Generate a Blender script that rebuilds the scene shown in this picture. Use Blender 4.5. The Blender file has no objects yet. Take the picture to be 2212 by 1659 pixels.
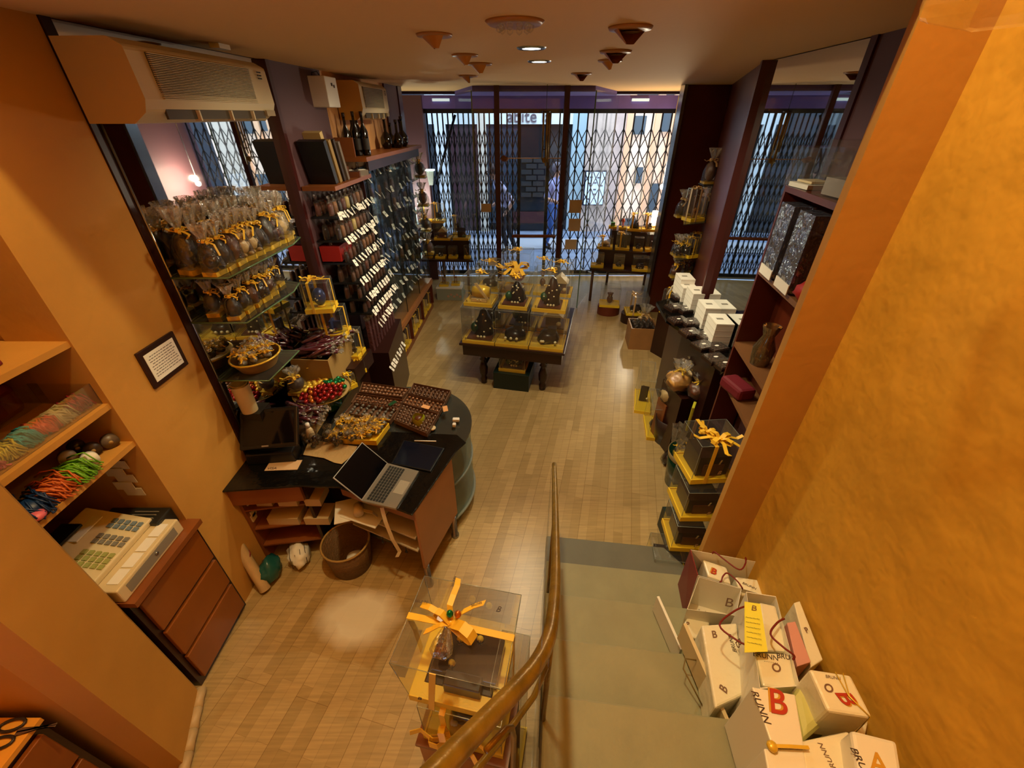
import bpy, bmesh, math, random
from mathutils import Vector, Matrix, noise
random.seed(7)
R = math.radians
S = bpy.context.scene
COL = S.collection
# ---------------------------------------------------------------- camera model (measured from the vanishing points)
F, CX, CY, HC = 892.0, 1106.0, 829.5, 2.6
PT = math.atan2(581.5, F)
cp, sp = math.cos(PT), math.sin(PT)
def ray(u, v):
    a = (u-CX)/F; b = (CY-v)/F
    return Vector((a, cp+b*sp, -sp+b*cp))
def P(u, v, z):                       # point seen at (u,v) lying at height z
    r = ray(u, v); return Vector((0, 0, HC)) + r*((z-HC)/r.z)
def Py(u, v, y):                      # ... at distance y
    r = ray(u, v); return Vector((0, 0, HC)) + r*(y/r.y)
def Px(u, v, x):                      # ... on a plane x = const
    r = ray(u, v); return Vector((0, 0, HC)) + r*(x/r.x)
def PL(u, v, off=0):                  # ... on the left wall plane shifted into the room
    r = ray(u, v); return Vector((0, 0, HC)) + r*((-1.7848+off)/(r.x-.0474*r.y))
def xl(y, off=0): return -1.69+.0474*(y-2)+off
# ---------------------------------------------------------------- materials
MATS = {}
def srgb(h):
    h = h.lstrip('#'); c = [int(h[i:i+2], 16)/255 for i in (0, 2, 4)]
    return tuple(x/12.92 if x <= .04045 else ((x+.055)/1.055)**2.4 for x in c)
def mat(name, col, rough=.5, metal=0, bump=0, bscale=30, vary=0, vscale=5, spec=.5, emit=None, es=0, coat=0):
    if name in MATS: return MATS[name]
    m = bpy.data.materials.new(name); m.use_nodes = True
    nt = m.node_tree; b = nt.nodes['Principled BSDF']
    c = srgb(col) if isinstance(col, str) else col
    b.inputs['Base Color'].default_value = (*c, 1)
    b.inputs['Roughness'].default_value = rough
    b.inputs['Metallic'].default_value = metal
    b.inputs['Specular IOR Level'].default_value = spec
    b.inputs['Coat Weight'].default_value = coat
    tc = nt.nodes.new('ShaderNodeTexCoord')
    if bump:
        n = nt.nodes.new('ShaderNodeTexNoise'); n.inputs['Scale'].default_value = bscale; n.inputs['Detail'].default_value = 3
        bp = nt.nodes.new('ShaderNodeBump'); bp.inputs['Strength'].default_value = bump; bp.inputs['Distance'].default_value = .02
        nt.links.new(tc.outputs['Object'], n.inputs['Vector']); nt.links.new(n.outputs['Fac'], bp.inputs['Height'])
        nt.links.new(bp.outputs['Normal'], b.inputs['Normal'])
    if vary:
        n = nt.nodes.new('ShaderNodeTexNoise'); n.inputs['Scale'].default_value = vscale; n.inputs['Detail'].default_value = 4
        cr = nt.nodes.new('ShaderNodeValToRGB')
        cr.color_ramp.elements[0].position = .3; cr.color_ramp.elements[1].position = .7
        cr.color_ramp.elements[0].color = (*[x*(1-vary) for x in c], 1)
        cr.color_ramp.elements[1].color = (*[min(1, x*(1+vary*.6)) for x in c], 1)
        nt.links.new(tc.outputs['Object'], n.inputs['Vector']); nt.links.new(n.outputs['Fac'], cr.inputs['Fac'])
        nt.links.new(cr.outputs['Color'], b.inputs['Base Color'])
    if emit:
        b.inputs['Emission Color'].default_value = (*(srgb(emit) if isinstance(emit, str) else emit), 1)
        b.inputs['Emission Strength'].default_value = es
    MATS[name] = m; return m
def clear(name, tint=(1, 1, 1), haze=.05, gloss=.12, rough=.05, hazecol=(.8, .8, .75), bump=0, bscale=20):
    """thin clear sheet: transparent + a fresnel gloss + a little milky scatter"""
    m = bpy.data.materials.new(name); m.use_nodes = True; nt = m.node_tree
    for n in list(nt.nodes): nt.nodes.remove(n)
    o = nt.nodes.new('ShaderNodeOutputMaterial'); t = nt.nodes.new('ShaderNodeBsdfTransparent')
    t.inputs['Color'].default_value = (*tint, 1)
    d = nt.nodes.new('ShaderNodeBsdfDiffuse'); d.inputs['Color'].default_value = (*hazecol, 1)
    g = nt.nodes.new('ShaderNodeBsdfGlossy'); g.inputs['Roughness'].default_value = rough
    f = nt.nodes.new('ShaderNodeLayerWeight'); f.inputs['Blend'].default_value = .35
    mr = nt.nodes.new('ShaderNodeMapRange'); mr.inputs['To Min'].default_value = gloss*.35; mr.inputs['To Max'].default_value = min(1, gloss*3.2)
    m1 = nt.nodes.new('ShaderNodeMixShader'); m1.inputs['Fac'].default_value = haze
    m2 = nt.nodes.new('ShaderNodeMixShader')
    nt.links.new(f.outputs['Fresnel'], mr.inputs['Value']); nt.links.new(mr.outputs['Result'], m2.inputs['Fac'])
    nt.links.new(t.outputs[0], m1.inputs[1]); nt.links.new(d.outputs[0], m1.inputs[2])
    nt.links.new(m1.outputs[0], m2.inputs[1]); nt.links.new(g.outputs[0], m2.inputs[2]); nt.links.new(m2.outputs[0], o.inputs['Surface'])
    if bump:
        tc = nt.nodes.new('ShaderNodeTexCoord'); n = nt.nodes.new('ShaderNodeTexNoise'); n.inputs['Scale'].default_value = bscale; n.inputs['Detail'].default_value = 4
        bp = nt.nodes.new('ShaderNodeBump'); bp.inputs['Strength'].default_value = bump; bp.inputs['Distance'].default_value = .05
        nt.links.new(tc.outputs['Object'], n.inputs['Vector']); nt.links.new(n.outputs['Fac'], bp.inputs['Height'])
        nt.links.new(bp.outputs['Normal'], g.inputs['Normal']); nt.links.new(bp.outputs['Normal'], f.inputs['Normal'])
    MATS[name] = m; return m
ORANGE = mat('orange wall paint', '#c48c3a', .75, bump=.12, bscale=14, vary=.1, vscale=2.2)
PLASTER = mat('rough orange plaster', '#d6a032', .7, bump=.75, bscale=7, vary=.16, vscale=3)
PALEOR = mat('pale orange paint', '#e2a468', .7)
CEIL = mat('ceiling paint', '#e2b474', .8, bump=.05, bscale=40)
PURPLE = mat('purple brown panel', '#5b3c40', .6)
LILAC = mat('violet fascia paint', '#66549a', .6, vary=.1)
BROWN = mat('mahogany panel', '#5a2412', .35, vary=.15, vscale=3)
DBROWN = mat('dark brown wood', '#2c120c', .3, vary=.15)
REDPOST = mat('dark red post', '#3f1210', .4)
CABW = mat('cherry cabinet wood', '#85491f', .35, vary=.14, vscale=4)
CABL = mat('light cabinet wood', '#a86c38', .4, vary=.1, vscale=4)
DRAW = mat('walnut drawer front', '#8a4a14', .3, vary=.12, vscale=4)
BLACK = mat('black', '#0b0a0a', .35)
BLKGLOSS = mat('black gloss', '#080808', .08)
IRON = mat('black iron', '#0d0d12', .45, metal=.4)
WHITE = mat('white paper', '#efe9dc', .6)
CREAM = mat('cream plastic', '#d9c59a', .4)
CREAMY = mat('aged cream plastic', '#c2a566', .45)
GREYP = mat('grey plastic', '#8a8478', .5)
YEL = mat('yellow card', '#f4ca2c', .4)
GOLD = mat('gold card', '#e6bc3a', .28, metal=.2)
RIB = mat('orange satin ribbon', '#f5c238', .28, spec=.8)
RIBC = mat('cream satin ribbon', '#d9b070', .3, spec=.8)
CHOC = mat('dark chocolate', '#24110c', .28)
CHOCM = mat('milk chocolate', '#5e3018', .35)
CHOCW = mat('pale white chocolate', '#d8bb84', .5)
CHOCB = mat('blue grey egg', '#6b675e', .25)
NUT = mat('small sugar flowers', '#e8d9a8', .5)
GREENE = mat('green egg shell', '#1f4a2c', .3)
GREENF = mat('green foil', '#157a45', .2, metal=.6)
REDF = mat('red foil', '#8f1a18', .2, metal=.5)
ORF = mat('copper foil', '#c8702c', .2, metal=.6)
GREENB = mat('dark green card', '#0c2018', .5)
BRASS = mat('worn brass', '#8c6c20', .3, metal=.4, bump=.1, bscale=40, vary=.35, vscale=18)
STEEL = mat('steel', '#9a9a98', .25, metal=.9)
MIRROR = mat('mirror glass', (.82, .84, .84), .015, metal=1)
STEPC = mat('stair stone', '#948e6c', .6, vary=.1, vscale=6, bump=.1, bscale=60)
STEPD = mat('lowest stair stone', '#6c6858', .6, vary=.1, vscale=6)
GRN = mat('sage glass edge', '#5e7a52', .15)
GLASS = clear('window glass', (.95, .98, .98), .006, .05, .02)
GLASSG = clear('greenish shelf glass', (.72, .86, .76), .04, .3, .03)
ACR = clear('clear acrylic', (.98, .98, .96), .025, .12, .03)
CELLO = clear('cellophane', (.97, .96, .93), .02, .17, .1, (.75, .68, .55), .6, 22)
CELLT = clear('gathered cellophane', (.95, .93, .9), .2, .3, .15, (.95, .9, .75), .7, 30)
SMOKE = clear('smoked glass', (.25, .27, .25), .15, .25, .04, (.25, .27, .24))
FROST = clear('frosted glass', (.75, .82, .76), .3, .3, .2, (.7, .78, .7))
CARD = mat('card white', '#f2ece0', .5)
RED = mat('red fabric', '#a01812', .6)
WINE = mat('wine red cloth', '#6c0c1c', .65)
PAPERW = mat('glossy white carrier paper', '#efe6d2', .35)
PAPERR = mat('red carrier paper', '#84201c', .45)
NOTEY = mat('yellow note', '#f2e648', .6)
PINK = mat('pink paper', '#d99a8e', .6)
INK = mat('brown ink', '#3f2a1e', .6)
REDI = mat('red ink', '#b8341c', .5)
GOLDI = mat('gold ink', '#d19a30', .4)
CORD = mat('dark red cord', '#7a1e16', .5)
LAMPW = mat('lit lamp', '#ffffff', .5, emit=(1, .93, .78), es=14)
LAMPC = mat('lit candle shade', '#fff2d8', .5, emit=(1, .82, .55), es=5)
REFLF = mat('dim fascia reflection', '#d8ecf0', .5, emit=(.75, .95, 1), es=.5)
LAMPB = mat('lit white tube', '#e8ffff', .5, emit=(.75, 1, .95), es=3.5)
CONE = mat('amber scoop shade', '#b9711c', .35, metal=.3)
SCREEN = mat('black screen', '#05060a', .06)
BLUESC = mat('tablet screen', '#0c1424', .08)
ALU = mat('grey aluminium', '#aaa397', .3, metal=.7)
KEY = mat('key black', '#15140f', .5)
BAMBOO = mat('bamboo', '#c8a878', .5, vary=.15, vscale=12)
TEAL = mat('teal plastic bag', '#1f5a58', .25)
BLKBAG = mat('black plastic sheet', '#0c0a08', .16, bump=.5, bscale=9)
def col(name, h, **k): return mat(name, h, **k)
# floor planks
def floor_mat():
    m = bpy.data.materials.new('wood plank floor'); m.use_nodes = True; nt = m.node_tree; b = nt.nodes['Principled BSDF']
    N = nt.nodes.new; Lk = nt.links.new
    tc = N('ShaderNodeTexCoord'); mp = N('ShaderNodeMapping'); mp.inputs['Rotation'].default_value = (0, 0, R(-76))
    Lk(tc.outputs['Object'], mp.inputs['Vector'])
    br = N('ShaderNodeTexBrick'); br.inputs['Scale'].default_value = 1; br.inputs['Brick Width'].default_value = .42; br.inputs['Row Height'].default_value = .064
    br.inputs['Mortar Size'].default_value = .0006; br.inputs['Color1'].default_value = (*srgb('#a88c5a'), 1); br.inputs['Color2'].default_value = (*srgb('#bea06c'), 1)
    br.inputs['Mortar'].default_value = (*srgb('#8f7146'), 1); br.offset = .37
    Lk(mp.outputs['Vector'], br.inputs['Vector'])
    br2 = N('ShaderNodeTexBrick'); br2.inputs['Scale'].default_value = 1; br2.inputs['Brick Width'].default_value = 1.26; br2.inputs['Row Height'].default_value = .192
    br2.inputs['Mortar Size'].default_value = .0016; br2.inputs['Mortar Smooth'].default_value = .1; br2.inputs['Color1'].default_value = (1, 1, 1, 1); br2.inputs['Color2'].default_value = (.93, .93, .93, 1); br2.inputs['Mortar'].default_value = (.66, .6, .52, 1)
    Lk(mp.outputs['Vector'], br2.inputs['Vector'])
    mp2 = N('ShaderNodeMapping'); mp2.inputs['Rotation'].default_value = (0, 0, R(-76)); mp2.inputs['Scale'].default_value = (2, 40, 1); Lk(tc.outputs['Object'], mp2.inputs['Vector'])
    n = N('ShaderNodeTexNoise'); n.inputs['Scale'].default_value = 2; n.inputs['Detail'].default_value = 4; Lk(mp2.outputs['Vector'], n.inputs['Vector'])
    mx = N('ShaderNodeMixRGB'); mx.blend_type = 'MULTIPLY'; mx.inputs['Fac'].default_value = 1; Lk(br.outputs['Color'], mx.inputs[1]); Lk(br2.outputs['Color'], mx.inputs[2])
    mx2 = N('ShaderNodeMixRGB'); mx2.blend_type = 'OVERLAY'; mx2.inputs['Fac'].default_value = .35; Lk(mx.outputs['Color'], mx2.inputs[1]); Lk(n.outputs['Fac'], mx2.inputs[2])
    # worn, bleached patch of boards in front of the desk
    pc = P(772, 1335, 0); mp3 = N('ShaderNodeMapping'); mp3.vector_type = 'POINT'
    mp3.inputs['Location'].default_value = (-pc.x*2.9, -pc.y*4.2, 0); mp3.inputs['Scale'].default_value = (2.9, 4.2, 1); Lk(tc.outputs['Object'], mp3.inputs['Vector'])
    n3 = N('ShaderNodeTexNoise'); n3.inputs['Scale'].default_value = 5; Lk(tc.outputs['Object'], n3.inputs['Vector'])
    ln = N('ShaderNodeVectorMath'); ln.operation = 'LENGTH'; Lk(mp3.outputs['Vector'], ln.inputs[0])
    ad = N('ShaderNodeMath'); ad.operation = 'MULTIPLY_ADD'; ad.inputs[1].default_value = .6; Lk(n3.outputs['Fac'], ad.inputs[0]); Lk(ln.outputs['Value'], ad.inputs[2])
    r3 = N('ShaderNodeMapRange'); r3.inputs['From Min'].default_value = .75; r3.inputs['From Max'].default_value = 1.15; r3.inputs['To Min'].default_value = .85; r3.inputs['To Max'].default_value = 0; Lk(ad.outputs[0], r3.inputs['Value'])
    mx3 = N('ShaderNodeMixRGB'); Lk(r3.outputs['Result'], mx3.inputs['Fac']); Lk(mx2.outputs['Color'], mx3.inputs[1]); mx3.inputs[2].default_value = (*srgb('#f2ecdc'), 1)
    Lk(mx3.outputs['Color'], b.inputs['Base Color']); b.inputs['Roughness'].default_value = .3
    return m
FLOOR = floor_mat()
# ---------------------------------------------------------------- mesh builder
class MB:
    def __init__(s): s.v = []; s.f = []; s.m = []; s.sm = []; s.mats = []
    def mi(s, m):
        if m not in s.mats: s.mats.append(m)
        return s.mats.index(m)
    def add(s, vs, fs, m, smooth=False, M=None):
        o = len(s.v); k = s.mi(m)
        s.v += [tuple(M @ Vector(v)) if M else tuple(v) for v in vs]
        for f in fs: s.f.append(tuple(i+o for i in f)); s.m.append(k); s.sm.append(smooth)
        return s
    def box(s, c, d, m, rz=0, M=None, taper=1):
        x, y, z = d[0]/2, d[1]/2, d[2]/2
        vs = [Vector((i*x*(taper if k > 0 else 1), j*y*(taper if k > 0 else 1), k*z)) for k in (-1, 1) for j in (-1, 1) for i in (-1, 1)]
        q = Matrix.Rotation(rz, 4, 'Z')
        vs = [Vector(c)+q @ v for v in vs]
        return s.add(vs, [(0, 2, 3, 1), (4, 5, 7, 6), (0, 1, 5, 4), (2, 6, 7, 3), (1, 3, 7, 5), (0, 4, 6, 2)], m, M=M)
    def prism(s, pts, z0, z1, m, M=None):
        n = len(pts); a = sum(pts[i][0]*pts[(i+1) % n][1]-pts[(i+1) % n][0]*pts[i][1] for i in range(n))
        if a < 0: pts = pts[::-1]
        vs = [(p[0], p[1], z0) for p in pts]+[(p[0], p[1], z1) for p in pts]
        fs = [tuple(range(n-1, -1, -1)), tuple(range(n, 2*n))]+[(i, (i+1) % n, n+(i+1) % n, n+i) for i in range(n)]
        return s.add(vs, fs, m, M=M)
    def hull8(s, bot, top, m):
        vs = list(bot)+list(top); n = len(bot)
        fs = [tuple(range(n-1, -1, -1)), tuple(range(n, 2*n))]+[(i, (i+1) % n, n+(i+1) % n, n+i) for i in range(n)]
        return s.add(vs, fs, m)
    def lathe(s, prof, m, c=(0, 0, 0), n=20, wob=0, seed=0, smooth=True, M=None, cap=True, sx=1, sy=1):
        vs = []; fs = []
        for k, (r, z) in enumerate(prof):
            for i in range(n):
                a = 2*math.pi*i/n
                w = 1+wob*noise.noise((math.cos(a)*2+seed, math.sin(a)*2, z*25+seed)) + (wob*.35*(1 if i % 2 else -1))
                vs.append((c[0]+r*w*math.cos(a)*sx, c[1]+r*w*math.sin(a)*sy, c[2]+z))
        for k in range(len(prof)-1):
            for i in range(n):
                j = (i+1) % n; fs.append((k*n+i, k*n+j, (k+1)*n+j, (k+1)*n+i))
        if cap:
            if prof[0][0] > 1e-4: fs.append(tuple(range(n-1, -1, -1)))
            if prof[-1][0] > 1e-4: fs.append(tuple((len(prof)-1)*n+i for i in range(n)))
        return s.add(vs, fs, m, smooth, M)
    def cyl(s, a, b, r, m, n=12, r2=None, smooth=True):
        a = Vector(a); b = Vector(b); d = b-a; q = d.to_track_quat('Z', 'Y').to_matrix().to_4x4()
        return s.lathe([(r, 0), (r if r2 is None else r2, d.length)], m, n=n, M=Matrix.Translation(a) @ q, smooth=smooth)
    def tube(s, pts, r, m, n=8, closed=False):
        pts = [Vector(p) for p in pts]; N = len(pts); vs = []; fs = []
        up = Vector((0, 0, 1))
        for i, p in enumerate(pts):
            t = (pts[min(i+1, N-1)]-pts[max(i-1, 0)]).normalized()
            x = t.cross(up)
            if x.length < .05: x = t.cross(Vector((0, 1, 0)))
            x.normalize(); y = x.cross(t); rr = r[i] if isinstance(r, list) else r
            vs += [p+x*math.cos(2*math.pi*k/n)*rr+y*math.sin(2*math.pi*k/n)*rr for k in range(n)]
        for i in range(N-1):
            for k in range(n): fs.append((i*n+k, i*n+(k+1) % n, (i+1)*n+(k+1) % n, (i+1)*n+k))
        fs += [tuple(range(n-1, -1, -1)), tuple((N-1)*n+k for k in range(n))]
        return s.add(vs, fs, m, True)
    def ball(s, c, r, m, sc=(1, 1, 1), wob=0, seed=0, sub=2, M=None):
        bm = bmesh.new(); bmesh.ops.create_icosphere(bm, subdivisions=sub, radius=1)
        vs = []
        for v in bm.verts:
            w = 1+wob*noise.noise(v.co*2.3+Vector((seed, seed*.7, 0)))
            vs.append(Vector((v.co.x*r*sc[0]*w, v.co.y*r*sc[1]*w, v.co.z*r*sc[2]*w)))
        q = M if M else Matrix.Identity(4)
        vs = [Vector(c)+(q @ v) for v in vs]
        fs = [tuple(v.index for v in f.verts) for f in bm.faces]; bm.free()
        return s.add(vs, fs, m, True)
    def strip(s, pts, w, side, m, th=.0015):     # a ribbon along pts, width w in direction side
        side = Vector(side).normalized(); pts = [Vector(p) for p in pts]; vs = []; fs = []
        for i, p in enumerate(pts):
            t = (pts[min(i+1, len(pts)-1)]-pts[max(i-1, 0)]).normalized(); nn = t.cross(side)
            if nn.length < 1e-4: nn = Vector((0, 0, 1))
            nn.normalize()
            vs += [p+side*w/2+nn*th, p-side*w/2+nn*th, p-side*w/2-nn*th, p+side*w/2-nn*th]
        for i in range(len(pts)-1):
            for k in range(4): fs.append((i*4+k, i*4+(k+1) % 4, (i+1)*4+(k+1) % 4, (i+1)*4+k))
        fs += [(3, 2, 1, 0), tuple((len(pts)-1)*4+k for k in range(4))]
        return s.add(vs, fs, m, False)
    def mesh(s, name):
        me = bpy.data.meshes.new(name); me.from_pydata(s.v, [], s.f)
        for m in s.mats: me.materials.append(m)
        me.polygons.foreach_set('material_index', s.m); me.polygons.foreach_set('use_smooth', s.sm)
        me.update(); return me
    def build(s, name, parent=None, loc=None, rz=0, bevel=0):
        o = bpy.data.objects.new(name, s.mesh(name)); COL.objects.link(o)
        if loc is not None: o.location = loc
        if rz: o.rotation_euler.z = rz
        if parent is not None: o.parent = parent
        if bevel:
            b = o.modifiers.new('bevel', 'BEVEL'); b.width = bevel; b.segments = 2; b.limit_method = 'ANGLE'
        return o
def tag(o, label, cat, group=None, kind=None):
    if label: o['label'] = label
    if cat: o['category'] = cat
    if group: o['group'] = group
    if kind: o['kind'] = kind
    return o
def thing(name, label, cat, loc=(0, 0, 0), rz=0, group=None):
    o = bpy.data.objects.new(name, None); COL.objects.link(o); o.location = loc; o.rotation_euler.z = rz; o.empty_display_size = .05
    return tag(o, label, cat, group)
def struct(o, label=None):
    o['kind'] = 'structure'
    if label: o['label'] = label
    return o
KIDS = {}
def dup(root, loc, rz=0, label=None, sc=None, group=None, rx=0, ry=0):
    def cp_(o, par):
        c = o.copy(); COL.objects.link(c); c.parent = par
        for ch in KIDSOF(o): cp_(ch, c)
        return c
    c = cp_(root, None); c.location = loc; c.rotation_euler = (rx, ry, rz)
    if sc: c.scale = (sc, sc, sc) if not isinstance(sc, tuple) else sc
    if label: c['label'] = label
    if group: c['group'] = group
    return c
def KIDSOF(o): return list(o.children)
def text(s_, size, m, parent, loc, rot=(0, 0, 0), name='lettering', ext=.0006, bold=0, shear=0):
    cu = bpy.data.curves.new('t', 'FONT'); cu.body = s_; cu.size = size; cu.extrude = ext; cu.align_x = 'CENTER'; cu.align_y = 'CENTER'; cu.offset = bold; cu.shear = shear
    t = bpy.data.objects.new('t', cu); COL.objects.link(t)
    bpy.context.view_layer.update()
    me = bpy.data.meshes.new_from_object(t.evaluated_get(bpy.context.evaluated_depsgraph_get()))
    bpy.data.objects.remove(t); bpy.data.curves.remove(cu)
    me.materials.clear(); me.materials.append(m); me.name = name
    o = bpy.data.objects.new(name, me); COL.objects.link(o); o.parent = parent; o.location = loc; o.rotation_euler = rot
    return o
ORD = ['first', 'second', 'third', 'fourth', 'fifth', 'sixth', 'seventh', 'eighth', 'ninth', 'tenth', 'eleventh', 'twelfth', 'thirteenth', 'fourteenth', 'fifteenth', 'sixteenth', 'seventeenth', 'eighteenth', 'nineteenth', 'twentieth']

# ================================================================ THE SETTING
cam = bpy.data.cameras.new('camera'); co = bpy.data.objects.new('camera', cam); COL.objects.link(co); S.camera = co
cam.sensor_fit = 'HORIZONTAL'; cam.sensor_width = 36; cam.lens = 36*F/2212; cam.clip_start = .01
co.location = (0, 0, HC); co.rotation_euler = (math.pi/2-PT, 0, 0)
struct(MB().box((.4, 3.35, -.05), (7.4, 8.9, .1), FLOOR).build('floor'))
def ps(name, pts, z0, z1, m, parent=None): return struct(MB().prism(pts, z0, z1, m).build(name, parent))
# ceilings
a7 = R(-6.7)
ps('ceiling', [(-2.2, 1.42), (1.75, 1.40), (3.6, 1.4), (3.6, 7.72), (-2.7, 7.72), (-2.2, 4)], 2.9, 3.05, CEIL)
ps('ceiling', [(-3, -1.9), (2, -1.9), (2, 1.6), (-3, 1.6)], 5.2, 5.3, CEIL)
ps('trim_1', [(-2.2, 1.42), (1.75, 1.40), (1.75, 1.48), (-2.2, 1.5)], 3.05, 5.2, ORANGE)
ps('trim_2', [(-.49, 6.24), (1.03, 6.24), (1.58, 7.6), (-.86, 7.6)], 2.84, 2.9, LILAC)
# stair wall, its return pillar, wall behind the camera
d8 = Vector((math.sin(R(8)), math.cos(R(8))))
C = Vector((1.23, 1.38)); Dp = Vector((1.047, 1.402))
w0 = C-d8*3.2
ps('wall_right', [C, w0, w0+Vector((.3, 0)), (C.x+.3, C.y)], 0, 5.2, PLASTER)
ps('wall_right', [C, Dp, (Dp.x+.05, Dp.y+.1), (C.x+.5, C.y+.16), (C.x+.5, C.y-.05)], 0, 5.2, ORANGE)
ps('wall_back', [(-3, -1.9), (2, -1.9), (2, -1.75), (-3, -1.75)], 0, 5.2, ORANGE)
# left wall with its two niches
ps('wall_left', [(-1.7, 1.42), (-1.7, 1.955), (-1.95, 1.955), (-1.95, 1.42)], 0, 5.2, ORANGE)
ps('wall_left', [(-1.7, .97), (-1.655, .94), (-1.54, .65), (-1.62, .61), (-2.5, .6), (-2.5, .97)], 0, 5.2, ORANGE)
ps('wall_left', [(-2.42, -1.9), (-2.42, 1.5), (-2.6, 1.5), (-2.6, -1.9)], 0, 5.2, ORANGE)
ps('wall_left', [(-2.42, 1.43), (-1.95, 1.43), (-1.95, 1.52), (-2.42, 1.52)], 0, 5.2, ORANGE)
ps('wall_left', [(-1.8, 1.96), (-1.62, 4.2), (-1.54, 5.8), (-1.9, 5.8), (-2.0, 1.96)], 0, 2.9, DBROWN)
# panels on the left wall
def lpanel(name, y0, y1, z0, z1, off, m, th=.02):
    return ps(name, [(xl(y0, off), y0), (xl(y1, off), y1), (xl(y1, off-th), y1), (xl(y0, off-th), y0)], z0, z1, m)
lpanel('trim_4', 1.957, 2.0, .75, 2.9, -.0, DBROWN)
ps('trim_5', [(xl(2, -.012), 2), (xl(3.33, -.012), 3.33), (xl(3.33, -.03), 3.33), (xl(2, -.03), 2)], 2.62, 2.9, BROWN)
lpanel('trim_6', 3.345, 3.385, 0, 2.9, .045, REDPOST, .07)
lpanel('wall_left', 3.385, 4.15, 0, 2.9, .04, PURPLE, .06)
lpanel('wall_left', 4.15, 5.8, 0, 2.9, .03, PALEOR, .05)
lpanel('wall_left', 5.8, 6.3, 0, 2.9, .05, PURPLE, .07)
ps('trim_7', [(-1.53, 6.3), (-1.42, 6.3), (-1.42, 6.5), (-1.53, 6.5)], 0, 2.9, REDPOST)
ps('wall_left', [(-1.53, 6.45), (-2.35, 7.7), (-2.5, 7.7), (-1.6, 6.3)], 0, 2.9, PURPLE)
m = thing('wall_mirror', 'large wall mirror behind the glass shelves on the left, reflecting the shop front', 'mirror', (0, 0, 0))
MB().prism([(xl(2), 2), (xl(3.345), 3.345), (xl(3.345, -.01), 3.345), (xl(2, -.01), 2)], .76, 2.895, MIRROR).build('mirror_pane', m)
MB().cyl((xl(2, .004), 2.0, .76), (xl(2, .004), 2.0, 2.6), .006, STEEL).build('edge_strip', m)
# right side
ps('wall_right', [(1.56, 1.75), (1.64, 2.4), (1.8, 2.4), (1.9, 1.6), (1.62, 1.55)], 0, 2.9, PURPLE)
ps('trim_8', [(1.625, 2.38), (1.63, 2.43), (1.66, 2.43), (1.65, 2.38)], 0, 2.9, REDPOST)
m = thing('wall_mirror', 'tall mirror on the right wall above the boxed chocolates, between two brown panels', 'mirror')
MB().prism([(1.64, 2.43), (1.69, 3.43), (1.70, 3.43), (1.65, 2.43)], .5, 2.895, MIRROR).build('mirror_pane', m)
ps('wall_right', [(1.66, 2.43), (1.71, 3.43), (1.9, 3.43), (1.9, 2.4)], 0, 2.9, DBROWN)
ps('wall_right', [(1.665, 3.43), (1.70, 3.42), (2.66, 6.04), (2.62, 6.07)], 0, 2.9, BROWN)
ps('trim_9', [(1.64, 3.42), (1.70, 3.40), (1.715, 3.45), (1.655, 3.47)], 0, 2.9, REDPOST)
ps('wall_right', [(2.06, 6.06), (2.65, 6.06), (2.65, 6.16), (2.12, 6.16)], 0, 2.9, BROWN)
ps('wall_right', [(2.66, 6.1), (2.9, 6.1), (2.9, 7.75), (2.66, 7.75)], 0, 2.9, PURPLE)
ps('trim_10', [(2.04, 6.0), (2.08, 6.0), (2.10, 6.2), (2.06, 6.2)], 0, 2.9, STEEL)
# shop front: fascia, threshold, frame
struct(MB().box((.4, 7.68, 2.765), (6.2, .12, .17), LILAC).box((.4, 7.74, 2.65), (6.2, .1, .06), BLACK).build('trim_11'))
ps('wall_front', [(-1.78, 7.6), (-1.38, 7.6), (-1.38, 7.8), (-1.78, 7.8)], 0, 2.85, PURPLE)
struct(MB().box((.4, 7.9, .02), (6.2, .1, .04), STEEL).build('trim_12'))
ps('wall_front', [(-3.2, 7.7), (-2.45, 7.7), (-2.45, 8.0), (-3.2, 8.0)], 0, 3.6, PURPLE)
ps('wall_front', [(2.75, 7.7), (3.9, 7.7), (3.9, 8.0), (2.75, 8.0)], 0, 3.6, PURPLE)
ps('wall_front', [(-3.2, 7.75), (3.9, 7.75), (3.9, 8.0), (-3.2, 8.0)], 2.87, 3.6, PURPLE)
# glass lobby
def pane(name, a, b, z0, z1, parent=None, th=.008, m=GLASS):
    a = Vector(a); b = Vector(b); n = (b-a).normalized(); n = Vector((-n.y, n.x))*th/2
    return MB().prism([a+n, b+n, b-n, a-n], z0, z1, m).build(name, parent)
w = bpy.data.objects.new('window_1', None); COL.objects.link(w); struct(w, 'glass panes of the entrance lobby beside the door')
pane('glass_pane', (-.5, 6.2), (-.235, 6.2), .02, 2.86, w); pane('glass_pane', (.72, 6.2), (1.03, 6.2), .02, 2.86, w)
pane('glass_pane', (-.5, 6.2), (-.86, 7.55), .02, 2.86, w); pane('glass_pane', (1.04, 6.22), (1.6, 7.5), .02, 2.86, w)
for x, y in ((-.5, 6.2), (1.035, 6.2)): MB().box((x, y, 1.43), (.014, .014, 2.84), GRN).build('edge_strip', w)
for x in (-.19, .68): struct(MB().box((x, 6.2, 1.45), (.065, .06, 2.9), REDPOST).build('trim_13'))
d = bpy.data.objects.new('door_1', None); COL.objects.link(d); struct(d, 'glass shop door between two dark red posts')
pane('glass_pane', (-.155, 6.2), (.645, 6.2), .02, 2.86, d)
MB().cyl((.0, 6.13, 1.14), (.62, 6.13, 1.14), .022, CABW).cyl((.05, 6.2, 1.14), (.05, 6.13, 1.14), .012, STEEL).cyl((.58, 6.2, 1.14), (.58, 6.13, 1.14), .012, STEEL).build('push_bar', d)
MB().box((.25, 6.2, 2.12), (.8, .01, .012), STEEL).build('transom_line', d)
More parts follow.
